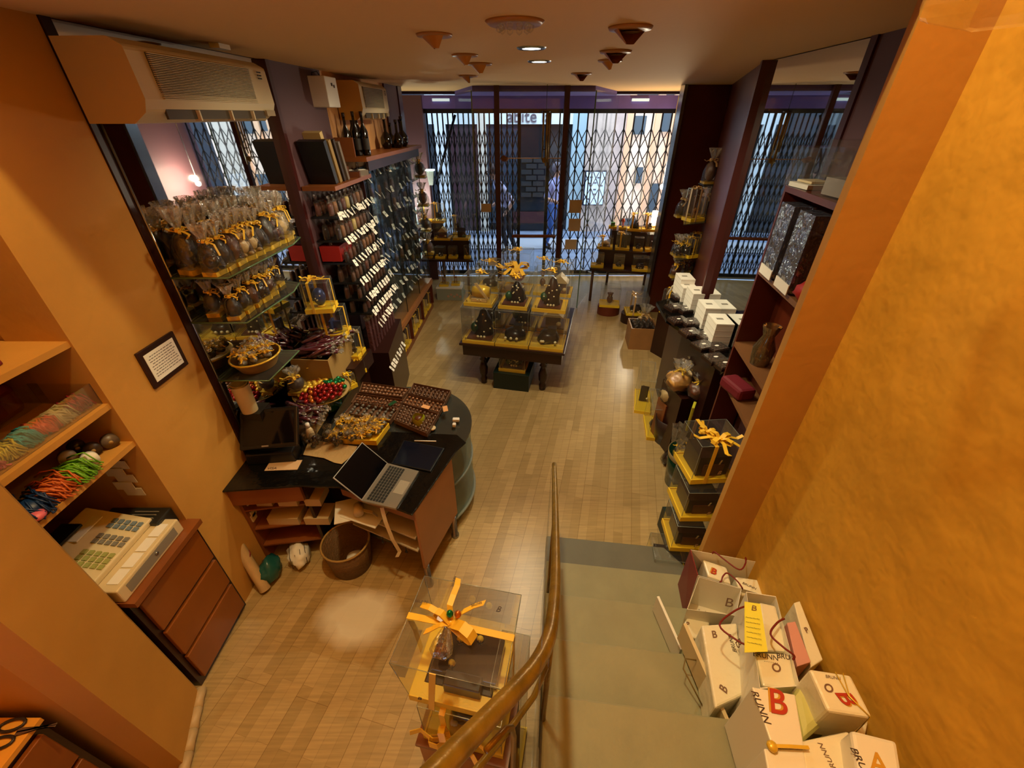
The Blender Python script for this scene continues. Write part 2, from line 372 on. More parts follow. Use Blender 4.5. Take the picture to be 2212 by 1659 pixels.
# stairs
st = thing('staircase', 'beige stone staircase descending to the shop floor along the orange wall', 'stairs', (.2, 1.2, 0))
dx, dy = math.cos(a7), math.sin(a7)
ye = [1.815, 1.512, 1.215, .915, .64, .385, .11, -.17, -.45]
for k in range(9):
    z = .17*(k+1); y1 = ye[k]; y0 = ye[k+1]-.02 if k < 8 else -1.7
    def lx(y): return .235-.105*(1.8-y)
    pts = []
    yl = y1-(lx(y1)-.2)*.0+.0
    pL = Vector((lx(y1)-.0, y1)); rgt = 1.02 if k == 0 else 1.06+.14*(y1-0.2)
    pR = Vector((rgt, y1-(rgt-pL.x)*.117)); qL = Vector((lx(y0), y0)); qR = Vector((w0.x+.05 if k == 8 else 1.06+.14*(y0-.2), y0-.1))
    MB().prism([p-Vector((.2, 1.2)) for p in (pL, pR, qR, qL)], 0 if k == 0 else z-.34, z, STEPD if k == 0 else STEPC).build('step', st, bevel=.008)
# street outside
STREET = mat('street paving', '#8f9db5', .4, vary=.2, vscale=3)
FAC = mat('pale street facade', '#dfe6e2', .7)
struct(MB().box((.4, 12.2, -.03), (16, 8.4, .06), STREET).build('floor'))
struct(MB().box((.4, 10.1, .0), (16, .9, .06), mat('grey kerb', '#b9bcc2', .6)).build('trim_14'))
# ---- building across the street
YF = 11.6
def fx(u, v=330): return Py(u, v, YF).x
def fz(v): return Py(1106, v, YF).z
fb = thing('shop_building', 'pale building across the street with a sign band and dark shop window', 'building', (0, YF+.5, 0))
o_ = Vector((0, YF+.5, 0))
def fbox(name, u0, u1, v0, v1, m, dy=0, dep=.1, par=fb):
    x0, x1, z0, z1 = fx(u0), fx(u1), fz(v1), fz(v0)
    return MB().box(((x0+x1)/2, -.5+dy, (z0+z1)/2), (x1-x0, dep, z1-z0), m).build(name, par)
xb = fx(1262); MB().box(((xb-8.2)/2, .2, 3.2), (xb+8.2, 1.2, 6.4), mat('dark facade backing', '#3a3c40', .7)).build('wall', fb)
DG = mat('dark shop window', '#141c22', .15); BRK = mat('dark brick', '#14181c', .6)
fbox('sign_band', 930, 1235, 205, 268, FAC, -.1)
fbox('shop_window', 1125, 1182, 268, 520, DG, -.05)
for r in range(7):
    for q in range(3): MB().box((fx(1142)+q*.3+(r % 2)*.12-.05, -.62, fz(345)-.13*r), (.26, .03, .1), BRK).build('brick', fb)
fbox('doorway', 975, 1035, 268, 560, mat('dark red doorway', '#3a1a20', .6), -.04)
fbox('pilaster', 1034, 1052, 200, 540, mat('ivory pilaster', '#d8cdb8', .6), -.12)
fbox('pilaster', 945, 968, 200, 600, FAC, -.12); fbox('pilaster', 1232, 1261, 200, 560, mat('blue grey pilaster', '#a9c0c8', .6), -.12)
fbox('shop_window', 1050, 1120, 268, 480, mat('grey blue window', '#2c3a48', .2), -.03)
fbox('plinth', 1100, 1200, 455, 478, mat('dark red plinth', '#3c1418', .5), -.18)
text('abite la', .36, mat('sign grey letters', '#5a5058', .6), fb, ((fx(1082)+fx(1200))/2, -.665, fz(252)), (math.pi/2, 0, 0), ext=.01)
f2 = thing('shop_building', 'lit boutique with peach pillars across the street, seen through the right gate', 'building', (0, YF+.5, 0))
def gbox(*a, **k): return fbox(*a, par=f2, **k)
MB().box(((xb+9)/2+.005, .2, 3.2), (9-xb, 1.2, 6.4), mat('dark facade backing', '#3a3c40')).build('backing_wall', f2)
PEACH = mat('glowing peach pillar', '#e8b488', .6, emit=(1, .62, .38), es=.3)  # emission stands in for the boutique's light on the pillars
SHOPI = mat('lit shop interior wall', '#e0cdb8', .6, emit=(1, .8, .62), es=.5)  # wall glows in place of the boutique's inside lighting
gbox('wall', 1262, 1345, 205, 640, mat('pinkish stone facade', '#d8bfae', .6, vary=.2, vscale=4), dy=-.13)
gbox('interior_wall', 1345, 1560, 215, 620, SHOPI, dy=-.02)
for u in (1342, 1400, 1432, 1478): gbox('pilaster', u, u+13, 205, 630, PEACH, dy=-.16)
for u, w_, v, h_ in ((1358, 24, 250, 40), (1375, 16, 360, 34), (1405, 26, 240, 44), (1412, 24, 395, 60), (1450, 24, 250, 40), (1448, 26, 380, 70), (1360, 30, 470, 60)):
    gbox('display_unit', u, u+w_, v, v+h_, mat('grey display', '#5a6468', .5), dy=-.12)
sc_ = gbox('poster_screen', 1264, 1311, 366, 440, mat('dark blue bezel', '#141e34', .4), dy=-.22, dep=.05)
gbox('poster_face', 1267, 1308, 369, 437, mat('bluish lit poster', '#bcd4f4', .4, emit=(.6, .78, 1), es=.8), dy=-.25)
for u, v in ((1275, 378), (1291, 379), (1273, 391), (1284, 390), (1284, 404), (1272, 424), (1284, 414), (1298, 396)): gbox('poster_icon', u, u+6, v, v+3, mat('poster ink', '#3a4a60', .5), dy=-.31, dep=.02)
# ---- folding gates
def gate(name, label, x0, x1, n, z0, z1, y, loose=1.0):
    g = thing(name, label, 'gate', ((x0+x1)/2, y, z0)); cx = (x0+x1)/2; step = (x1-x0)/n; b = MB()
    for i in range(n+1):
        x = x0+i*step-cx; MB().box((x, 0, (z1-z0)/2), (.022, .014, z1-z0), IRON).build('upright', g)
    h = .58; zz = .05
    while zz+h < z1-z0-.1:
        for i in range(n):
            x = x0+i*step-cx; up = (i+int(zz/h)) % 2
            for s in (0, 1):
                za, zb = (zz, zz+h/2) if s == 0 else (zz+h, zz+h/2)
                b.cyl((x, -.012, za), (x+step, -.012, zb), .008, IRON, 5); b.cyl((x+step, .012, za), (x, .012, zb), .008, IRON, 5)
        zz += h
    b.build('lattice', g); MB().box((0, 0, .03), (x1-x0, .03, .06), IRON).build('bottom_rail', g)
    return g
gate('folding_gate', 'compressed black folding gate at the left of the shop entrance', -1.36, -.28, 13, .04, 2.63, 7.85)
gate('folding_gate', 'black folding gate section left of the middle gap, behind the door', -.26, .1, 4, .04, 2.63, 7.85)
gate('folding_gate', 'open black folding gate across the right shop window', .62, 2.7, 14, .04, 2.63, 7.85)
gate('folding_gate', 'narrow black folding gate at the far left beyond the purple pillar', -2.4, -1.8, 4, .04, 2.63, 7.85)
for x in (.12, .6): tag(MB().box((0, 0, 1.3), (.05, .05, 2.6), IRON).build('gate_post', None, (x, 7.87, .03)), 'black gate post at the %s side of the open middle gap' % ('left' if x < .3 else 'right'), 'post')
MB().cyl((-1.3, 0, 1.6), (-.9, 0, 2.6), .02, IRON).build('gate_brace', None, (0, 7.8, 0)); tag(bpy.data.objects['gate_brace'], 'slanting black brace bar on the left folding gate', 'bar')
# ---- passers-by
SKIN = mat('skin', '#c99a80', .6)
def person(label, loc, rz, shirt, trousers, hair, lean=0, arm=0, hold=False):
    me = bpy.data.meshes.new('person'); bm = bmesh.new(); L = bm.verts.layers.skin.verify()
    J = {'pel': (0, 0, .95, .13), 'wa': (0, .0, 1.1, .12), 'ch': (0, .02+lean*.4, 1.33, .15), 'ne': (0, .02+lean*.7, 1.47, .055), 'he': (0, -.01+lean*.8, 1.58, .07), 'ht': (0, -.0+lean*.85, 1.68, .075),
         'lh': (-.1, 0, .9, .1), 'lk': (-.11, -.06, .5, .065), 'la': (-.11, .06, .08, .045), 'lt': (-.11, -.1, .035, .035),
         'rh': (.1, 0, .9, .1), 'rk': (.12, .02, .5, .065), 'ra': (.12, .18, .1, .045), 'rt': (.12, .04, .035, .035),
         'ls': (-.18, .02+lean*.5, 1.38, .06), 'le': (-.25, .05, 1.1, .045), 'lw': (-.24, -.12-arm, .95+arm, .032), 'lf': (-.24, -.2-arm, .9+arm, .03),
         'rs': (.18, .02+lean*.5, 1.38, .06), 're': (.26, .06, 1.1, .045), 'rw': (.25, -.1, .9, .032), 'rf': (.25, -.15, .83, .03)}
    V = {}
    for k, (x, y, z, r) in J.items(): V[k] = bm.verts.new((x, y, z)); V[k][L].radius = (r, r)
    for a, b in ('pel wa', 'wa ch', 'ch ne', 'ne he', 'he ht', 'pel lh', 'lh lk', 'lk la', 'la lt', 'pel rh', 'rh rk', 'rk ra', 'ra rt', 'ch ls', 'ls le', 'le lw', 'lw lf', 'ch rs', 'rs re', 're rw', 'rw rf') and [q.split() for q in ('pel wa', 'wa ch', 'ch ne', 'ne he', 'he ht', 'pel lh', 'lh lk', 'lk la', 'la lt', 'pel rh', 'rh rk', 'rk ra', 'ra rt', 'ch ls', 'ls le', 'le lw', 'lw lf', 'ch rs', 'rs re', 're rw', 'rw rf')]:
        bm.edges.new((V[a], V[b]))
    V['pel'][L].use_root = True; bm.to_mesh(me); bm.free()
    o = bpy.data.objects.new('person', me); COL.objects.link(o); o.modifiers.new('s', 'SKIN'); sb = o.modifiers.new('b', 'SUBSURF'); sb.levels = 2; sb.render_levels = 2
    bpy.context.view_layer.update(); m2 = bpy.data.meshes.new_from_object(o.evaluated_get(bpy.context.evaluated_depsgraph_get())); o.modifiers.clear(); o.data = m2
    m2.materials.clear()
    for m_ in (SKIN, shirt, trousers, hair, BLACK): m2.materials.append(m_)
    for p in m2.polygons:
        c = p.center; k = 1
        if c.z > 1.49: k = 0
        elif c.z < .1: k = 4
        elif abs(c.x) > .2 and c.z < 1.12: k = 0
        elif c.z < .98: k = 2
        p.material_index = k; p.use_smooth = True
    o.location = loc; o.rotation_euler.z = rz
    hy = -.0+lean*.85
    MB().ball((0, hy+.025, 1.665), .1, hair, (.92, 1.05, 1.08), .12).build('hair', o)
    MB().ball((0, hy-.105, 1.6), .018, SKIN, (.8, 1.2, 1.4)).ball((-.035, hy-.085, 1.635), .011, BLACK).ball((.035, hy-.085, 1.635), .011, BLACK).box((0, hy-.092, 1.555), (.045, .01, .008), REDI).build('face', o)
    return tag(o, label, 'person')
DEN = mat('blue jeans', '#2f62b0', .7); LSH = mat('lavender shirt', '#9fa6d8', .7); HAIRG = mat('grey hair', '#6a6670', .7); HAIRD = mat('dark hair', '#2a2020', .7)
person('grey haired person in lavender top and blue jeans walking past right of the door', (.86, 9.6, .03), R(60), LSH, DEN, HAIRG, -.12, .1)
person('person in pale shirt and dark trousers leaning forward outside left of the gap', (-.12, 9.2, .03), R(-70), mat('pale shirt', '#b8b8d8', .7), mat('dark trousers', '#23242e', .7), HAIRD, -.35, .05)
person('person in dark clothes passing beyond the far left gate', (-1.95, 9.3, .03), R(80), mat('dark jacket', '#20243a', .7), mat('navy trousers', '#1c2440', .7), HAIRD)
# ================================================================ LIGHT
def area(name, loc, rot, sz, e, c, shape='RECTANGLE', sy=None):
    l = bpy.data.lights.new(name, 'AREA'); l.energy = e; l.color = c; l.size = sz; l.shape = shape
    if sy: l.size_y = sy
    o = bpy.data.objects.new(name, l); COL.objects.link(o); o.location = loc; o.rotation_euler = rot; return o
def point(name, loc, e, c, r=.04):
    l = bpy.data.lights.new(name, 'POINT'); l.energy = e; l.color = c; l.shadow_soft_size = r
    o = bpy.data.objects.new(name, l); COL.objects.link(o); o.location = loc; return o
WARM = (1, .85, .45); WARM2 = (1, .87, .58)
point('stair_light', (-.2, 1.02, 4.4), 172, WARM, .07)
point('stair_light', (-.1, .2, 4.9), 16, WARM, .3)  # unseen soft fill added to lift the stairwell
def spot(loc, e, c=WARM2, ang=130, r=.03):
    l = bpy.data.lights.new('downlight', 'SPOT'); l.energy = e; l.color = c; l.spot_size = R(ang); l.spot_blend = .6; l.shadow_soft_size = r
    o = bpy.data.objects.new('downlight', l); COL.objects.link(o); o.location = loc; return o
W = bpy.data.worlds.new('sky'); S.world = W; W.use_nodes = True
bg = W.node_tree.nodes['Background']; bg.inputs['Color'].default_value = (.5, .68, 1, 1); bg.inputs['Strength'].default_value = 2.2
area('street_sky_fill', (1.5, 9.4, 5.2), (R(25), 0, 0), 5, 200, (.8, .9, 1), sy=1.0)  # added area light standing in for sky light over the street
S.view_settings.view_transform = 'Standard'; S.view_settings.look = 'None'; S.view_settings.gamma = 1; S.view_settings.use_curve_mapping = False
S.view_settings.exposure = 0.0
S.cycles.use_denoising = True; S.cycles.max_bounces = 6; S.cycles.transparent_max_bounces = 20; S.cycles.use_adaptive_sampling = True; S.cycles.adaptive_threshold = .06; S.cycles.glossy_bounces = 4; S.cycles.diffuse_bounces = 3; S.cycles.caustics_reflective = False; S.cycles.caustics_refractive = False; S.cycles.sample_clamp_indirect = 6
# ================================================================ PROTOTYPES
def bow(b, c, r, m=RIB, tails=2, seed=0, w=None):
    """loops and tails of a ribbon tied at c"""
    rnd = random.Random(seed); w = w or r*.38; c = Vector(c)
    for k in range(4):
        a = k*math.pi/2+rnd.uniform(-.3, .3)+.4; d = Vector((math.cos(a), math.sin(a), 0)); s = Vector((-d.y, d.x, 0))
        pts = [c, c+d*r*.45+Vector((0, 0, r*.42)), c+d*r*.95+Vector((0, 0, r*.34)), c+d*r*1.02+Vector((0, 0, r*.05)), c+d*r*.5-Vector((0, 0, r*.06)), c]
        b.strip(pts, w, s, m)
    for k in range(tails):
        a = rnd.uniform(0, 6.28); d = Vector((math.cos(a), math.sin(a), 0)); s = Vector((-d.y, d.x, 0))
        b.strip([c, c+d*r*.8+Vector((0, 0, r*.2)), c+d*r*1.6+Vector((0, 0, -r*.1)), c+d*r*2.1+Vector((0, 0, r*.15))], w*.8, s, m)
    b.ball(c+Vector((0, 0, r*.08)), r*.2, m, sub=1)
def fig(b, kind, w, h, rnd, dk=CHOC):
    """the chocolate scene inside a gift box, standing on z=0"""
    if kind == 'tree':
        b.box((0, 0, .006), (w*.78, w*.78, .012), CHOCM)
        b.lathe([(w*.3, .01), (w*.24, h*.25), (w*.27, h*.42), (w*.17, h*.6), (w*.1, h*.78), (0, h*.86)], dk, (w*.05, .02, 0), 12, .25, rnd.random()*9)
        b.ball((-w*.22, -w*.05, h*.25), w*.13, GREENE, (1, 1, 1.3), .1); 
        for k in range(9): b.ball((rnd.uniform(-.25, .3)*w, -w*.2+rnd.uniform(-.05, .05)*w, rnd.uniform(.15, .75)*h), w*.03, NUT, sub=1)
        for k in range(3): b.ball((w*(-.05+.1*k), -w*.33, .03), w*.045, NUT, sub=1)
    elif kind == 'church':
        b.box((w*.05, 0, h*.16), (w*.5, w*.32, h*.32), dk); b.hull8([(-w*.2, -w*.2, h*.3), (w*.32, -w*.2, h*.3), (w*.32, w*.2, h*.3), (-w*.2, w*.2, h*.3)], [(-w*.18, -.002, h*.5), (w*.3, -.002, h*.5), (w*.3, .002, h*.5), (-w*.18, .002, h*.5)], dk)
        b.box((-w*.2, 0, h*.3), (w*.16, w*.16, h*.6), dk); b.lathe([(w*.11, h*.6), (0, h*.88)], dk, (-w*.2, 0, 0), 4); b.ball((w*.2, -w*.25, h*.1), w*.1, GREENE)
    elif kind == 'house':
        b.box((0, 0, .006), (w*.78, w*.78, .012), CHOCM); b.box((.0, 0, h*.18), (w*.5, w*.4, h*.36), CHOCM)
        b.hull8([(-w*.34, -w*.28, h*.34), (w*.34, -w*.28, h*.34), (w*.34, w*.28, h*.34), (-w*.34, w*.28, h*.34)], [(-.003, -w*.28, h*.62), (.003, -w*.28, h*.62), (.003, w*.28, h*.62), (-.003, w*.28, h*.62)], CHOCW); b.ball((w*.2, -w*.25, h*.1), w*.09, CHOCW)
    elif kind == 'egg':
        b.ball((0, 0, h*.4), w*.27, dk, (1, 1, 1.45), .02, sub=3); b.lathe([(w*.2, 0), (w*.16, h*.06)], YEL, n=14)
        for k in range(4): b.ball((rnd.uniform(-.12, .12)*w, -w*.26, h*rnd.uniform(.3, .55)), w*.035, NUT, sub=1)
    elif kind == 'cones':
        for k in (-1, 0, 1): b.lathe([(w*.16, 0), (w*.13, h*.2), (0, h*(.6+.15*(k == 0)))], dk, (k*w*.24, rnd.uniform(-.05, .05)*w, 0), 10, .12, k)
    elif kind == 'barrel':
        q = Matrix.Translation((0, 0, h*.3)) @ Matrix.Rotation(R(90), 4, 'Y')
        b.lathe([(w*.17, -w*.3), (w*.23, -w*.1), (w*.23, w*.1), (w*.17, w*.3)], GOLD, n=16, M=q); b.strip([(-w*.1, -w*.3, h*.75), (w*.3, -w*.3, h*.12)], w*.1, (1, 0, .3), CHOCW, .004)
        b.ball((-w*.28, 0, h*.22), w*.11, GREENE); b.box((0, -w*.3, h*.07), (w*.55, .012, h*.13), CHOCW); b.ball((-w*.05, -w*.32, h*.08), w*.03, NUT); b.ball((w*.06, -w*.32, h*.08), w*.03, NUT)
    elif kind == 'ball':
        b.ball((0, 0, h*.35), w*.3, PINK, (1, 1, 1), .05, sub=3); b.lathe([(w*.3, 0), (w*.2, h*.08)], CHOCW, n=14)
    elif kind == 'monkey':
        b.ball((0, 0, h*.25), w*.2, CHOCM, (1, .9, 1.3)); b.ball((0, -.01, h*.55), w*.15, CHOCM); b.ball((-w*.13, 0, h*.62), w*.06, CHOCM); b.ball((w*.13, 0, h*.62), w*.06, CHOCM); b.ball((0, -w*.11, h*.52), w*.08, CHOCW)
    elif kind == 'grass':
        b.box((0, 0, h*.2), (w*.6, w*.6, h*.4), mat('green sugar block', '#3c7a28', .6)); b.cyl((0, 0, h*.4), (0, 0, h*.7), .004, WHITE)
    elif kind == 'doll':
        o_ = mat('orange sugar suit', '#d8521c', .5); b.lathe([(w*.16, 0), (w*.2, h*.06)], CHOC, n=12); b.cyl((-w*.08, 0, h*.06), (-w*.07, 0, h*.35), w*.06, o_); b.cyl((w*.08, 0, h*.06), (w*.07, 0, h*.35), w*.06, o_)
        b.lathe([(w*.17, h*.33), (w*.19, h*.5), (w*.13, h*.62)], o_, n=12); b.cyl((-w*.17, 0, h*.58), (-w*.25, -.01, h*.38), w*.04, o_); b.cyl((w*.17, 0, h*.58), (w*.25, -.01, h*.38), w*.04, o_); b.ball((0, 0, h*.74), w*.15, CHOC)
    elif kind == 'giraffe':
        g_ = mat('caramel figure', '#a4703a', .5); b.ball((0, 0, h*.3), w*.16, g_, (1.3, .8, .9)); b.cyl((-w*.12, 0, h*.33), (-w*.2, 0, h*.75), w*.06, g_, r2=w*.045); b.ball((-w*.24, 0, h*.78), w*.08, g_, (1.5, .8, .8))
        for x in (-.13, .13):
            for y in (-.07, .07): b.cyl((x*w, y*w, 0), (x*w, y*w, h*.28), w*.035, g_)
    elif kind == 'slabs':
        b.box((-w*.08, 0, h*.28), (w*.1, w*.5, h*.5), dk); b.box((w*.12, .01, h*.24), (w*.4, w*.08, h*.42), dk); b.ball((-w*.1, -w*.25, h*.12), w*.09, NUT)
    elif kind == 'block':
        b.box((0, .0, h*.3), (w*.78, w*.7, h*.58), dk); b.box((-.0, -w*.36, h*.2), (w*.5, .01, h*.34), CHOCM); b.strip([(w*.15, -w*.37, h*.5), (w*.1, -w*.37, h*.3), (w*.16, -w*.37, h*.15)], .008, (1, 0, 0), CHOCW)
    elif kind == 'mound':
        b.ball((0, 0, h*.12), w*.33, dk, (1, .9, .75), .3, rnd.random()*9); b.box((w*.1, 0, h*.3), (w*.25, w*.2, h*.3), dk)
        for k in range(3): b.ball((rnd.uniform(-.3, .3)*w, -w*.28, h*.1), w*.05, NUT, sub=1)
def gift_box(label, loc, rz, w, d, h, kind, ribbon='bow', group=None, dark=CHOC, base=YEL, bh=.028, seed=1, rm=RIB, logo=False, name='gift_box'):
    rnd = random.Random(seed); t = thing(name, label, 'gift box', loc, rz, group)
    b = MB(); b.box((0, 0, bh/2), (w, d, bh), base)
    e = .008
    for s in (-1, 1): b.box((s*(w/2-e/2), 0, bh+e/2), (e, d-2*e, e), base); b.box((0, s*(d/2-e/2), bh+e/2), (w, e, e), base)
    b.build('base_tray', t)
    f = MB(); fig(f, kind, min(w, d), h-bh-.02, rnd, dark); o = f.build('chocolate_figure', t); o.location = (0, 0, bh+.003)
    c = MB(); i = .006; x, y = w/2-i, d/2-i
    vs = [(-x, -y, bh+.01), (x, -y, bh+.01), (x, y, bh+.01), (-x, y, bh+.01), (-x, -y, h), (x, -y, h), (x, y, h), (-x, y, h)]
    c.add(vs, [(0, 1, 5, 4), (1, 2, 6, 5), (2, 3, 7, 6), (3, 0, 4, 7), (4, 5, 6, 7)], ACR)
    ew = .0014 if w < .25 else .0022  # hazy strips along the acrylic edges, added as highlights
    for k in range(4): c.box(((-x, x)[k % 2], (-y, y)[k//2], (h+bh)/2), (ew, ew, h-bh-.012), FROST)
    for s in (-1, 1): c.box((0, s*y, h), (2*x, ew, ew), FROST); c.box((s*x, 0, h), (ew, 2*y, ew), FROST)
    c.build('clear_cover', t)
    if ribbon:
        r = MB(); rw = min(.022, w*.09)
        if ribbon in ('bow', 'cross'):
            r.strip([(-w*.18, -d/2-.003, .004), (-w*.18, -d/2-.003, h+.003), (-w*.18, d/2+.003, h+.003), (-w*.18, d/2+.003, .004)], rw, (1, 0, 0), rm)
            if ribbon == 'cross': r.strip([(-w/2-.003, 0, .004), (-w/2-.003, 0, h+.003), (w/2+.003, 0, h+.003), (w/2+.003, 0, .004)], rw, (0, 1, 0), rm)
        bow(r, (-w*.18 if ribbon != 'top' else 0, 0, h+.004), min(.05, w*.28), rm, 2, seed); r.build('ribbon', t)
    if logo:
        q = text('B', .035, INK, t, (-w*.38, -d/2-.001, .055), (math.pi/2, 0, 0), 'logo_mark')
    return t
def cello_fig(label, loc, kind, h=.22, w=.085, dark=CHOC, group=None, rm=RIB, seed=1, name='wrapped_chocolate_figure', base=GOLD, rz=0):
    rnd = random.Random(seed); t = thing(name, label, 'wrapped chocolate', loc, rz, group)
    MB().box((0, 0, .012), (w*.95, w*.85, .024), base).build('card_base', t)
    b = MB(); hb = h*.6
    if kind == 'egg': b.ball((0, 0, .024+hb*.46), w*.42, dark, (1, 1, hb*.46/(w*.42)), .03, seed, 3)
    elif kind == 'bunny':
        b.ball((0, 0, .024+hb*.3), w*.4, dark, (1, .9, 1), .08, seed, 3); b.ball((0, -w*.1, .024+hb*.64), w*.28, dark, sub=2); b.ball((0, -w*.36, .024+hb*.6), w*.1, dark)
        for s in (-1, 1): b.ball((s*w*.12, 0, .024+hb*.9), w*.09, dark, (1, .6, 2.4)); b.ball((s*w*.25, -w*.3, .035), w*.13, dark, (1, 1.4, .7)); b.ball((s*w*.28, -w*.22, .024+hb*.36), w*.1, dark, (.8, 1, 1.4))
    elif kind == 'hen': b.ball((0, 0, .024+hb*.34), w*.42, dark, (1.15, .85, .95), .06, seed, 3); b.ball((-w*.3, 0, .024+hb*.75), w*.2, dark); b.ball((w*.4, 0, .024+hb*.6), w*.16, dark, (.9, .6, 1.5)); b.lathe([(w*.03, 0), (0, w*.1)], RIB, (-w*.5, 0, hb*.75), 6)
    elif kind == 'tin': b.lathe([(w*.4, .024), (w*.4, hb*.7), (w*.3, hb*.9), (w*.12, hb)], dark, n=18)
    b.build('chocolate_figure', t)
    c = MB(); z1 = h*.66
    c.lathe([(w*.52, .004), (w*.56, h*.12), (w*.55, h*.35), (w*.4, h*.54), (w*.1, z1)], CELLO, n=18, wob=.12, seed=seed, cap=False); c.build('cellophane_wrap', t)
    c = MB(); c.lathe([(w*.09, z1), (w*.2, h*.76), (w*.34, h*.9), (w*.42, h)], CELLT, n=16, wob=.5, seed=seed+3, cap=False, smooth=False); c.build('cellophane_tuft', t)
    r = MB(); r.lathe([(w*.13, z1-.006), (w*.14, z1), (w*.13, z1+.006)], rm, n=10); bow(r, (0, -w*.12, z1), w*.36, rm, 2, seed); r.strip([(0, -w*.2, z1), (w*.1, -w*.45, z1-h*.06), (w*(.12 if seed % 2 else -.15), -w*.55, z1-h*(.1+.06*(seed % 4)))], w*.13, (1, 0, 0), rm); r.build('ribbon_bow', t)
    return t
def choc_bag(label, loc, fill, h=.13, w=.055, group=None, seed=1, rz=0):
    t = thing('chocolate_bag', label, 'bag of chocolates', loc, rz, group)
    MB().lathe([(w*.4, 0), (w*.47, h*.1), (w*.46, h*.5), (w*.36, h*.62)], fill, n=12, wob=.14, seed=seed, sy=.6).build('filling', t)
    MB().lathe([(w*.48, .001), (w*.52, h*.3), (w*.44, h*.66), (w*.16, h*.8), (w*.3, h)], CELLO, n=12, wob=.3, seed=seed, cap=False, sy=.65, smooth=False).build('clear_wrap', t)
    return t
# ================================================================ LEFT WALL: air conditioners, panels, shelves
def aircon(label, loc, L_, Hh, D, rz, m1=CREAM, m2=CREAMY, slats=26):
    t = thing('air_conditioner', label, 'air conditioner', loc, rz)     # local: x along the wall, -y out of the wall
    b = MB()
    prof = [(0, 0), (0, Hh), (-D*.78, Hh), (-D*.97, Hh*.9), (-D, Hh*.3), (-D*.93, Hh*.14), (-D*.7, 0)]
    n = len(prof); vs = [(-L_/2, y, z) for y, z in prof]+[(L_/2, y, z) for y, z in prof]
    b.add(vs, [tuple(range(n)), tuple(range(2*n-1, n-1, -1))], m2); b.add(vs, [(i, n+i, n+(i+1) % n, (i+1) % n) for i in range(n)], m1)
    b.build('casing', t, bevel=.012)
    g = MB(); g.box((-.04*L_, -D*.985, Hh*.58), (L_*.72, .006, Hh*.56), mat('grille back', '#5a4c34', .6)); g.build('grille_recess', t)
    s = MB()
    for k in range(slats): s.box((-.04*L_, -D*.995-.004, Hh*(.31+.54*k/(slats-1))), (L_*.72, .012, Hh*.01), m1)
    sl = s.build('grille', t); sl['kind'] = 'stuff'
    v = MB(); v.box((.0, -D*.93, Hh*.12), (L_*.78, .01, Hh*.14), mat('vent shadow grey', '#4a3c28', .6))
    for x in (-.2, .05, .25): v.box((x*L_, -D*.95, Hh*.1), (.008, .03, Hh*.15), m1)
    v.build('air_outlet', t)
    MB().box((.44*L_, -D*.97, Hh*.14), (L_*.09, .012, Hh*.1), mat('label beige', '#a08860', .5)).build('brand_plate', t)
    f = MB()
    for k in range(6): f.box((.40*L_+(k % 2)*.02, -D*.985-.006, Hh*(.82-.05*(k//2))), (.012, .004, .006), INK)
    f.build('indicator_marks', t)
    return t
ly = math.atan(.0474)
a1 = PL(330, 250, .25); a2 = PL(562, 238, .25)
aircon('large yellowed cream air conditioner high on the left wall beside the pillar', (xl(2.40, .0)+.014, 2.41, 2.57), .94, .27, .27, R(90)-ly)
MB().box((xl(2.02, .09), 2.025, 2.70), (.16, .035, .26), CREAMY).build('side_filler', None); o = bpy.data.objects['side_filler']; o.name = 'cable_duct'; tag(o, 'narrow yellowed duct cover between the pillar and the large air conditioner', 'duct')
for (u, v, lb) in ((135, 58, 'small white ceiling bracket above the end of the large air conditioner'), (475, 100, 'small white ceiling bracket above the middle of the large air conditioner')):
    p = P(u, v, 2.89); tag(MB().box((0, 0, 0), (.05, .09, .02), WHITE).build('bracket', None, (p.x, p.y, 2.889), -ly), lb, 'bracket')
aircon('smaller air conditioner with wooden toned side on the pale orange wall', (xl(4.9, .035), 4.78, 2.56), .78, .29, .22, R(90)-ly, CREAM, mat('amber aged plastic', '#c8923c', .45), 16)
t = thing('alarm_box', 'white electrical alarm box with cable next to the smaller air conditioner', 'box', (xl(4.02, .1), 4.02, 2.66), -ly)
MB().box((0, 0, .09), (.14, .22, .2), WHITE).build('casing', t, bevel=.006); MB().box((.074, 0, .14), (.004, .015, .02), INK).box((.074, .04, .13), (.004, .012, .02), INK).build('switch', t)
MB().tube([(0, -.02, .19), (.0, -.06, .22), (-.03, -.09, .21), (-.04, -.1, .1)], .004, BLACK).build('cable', t)
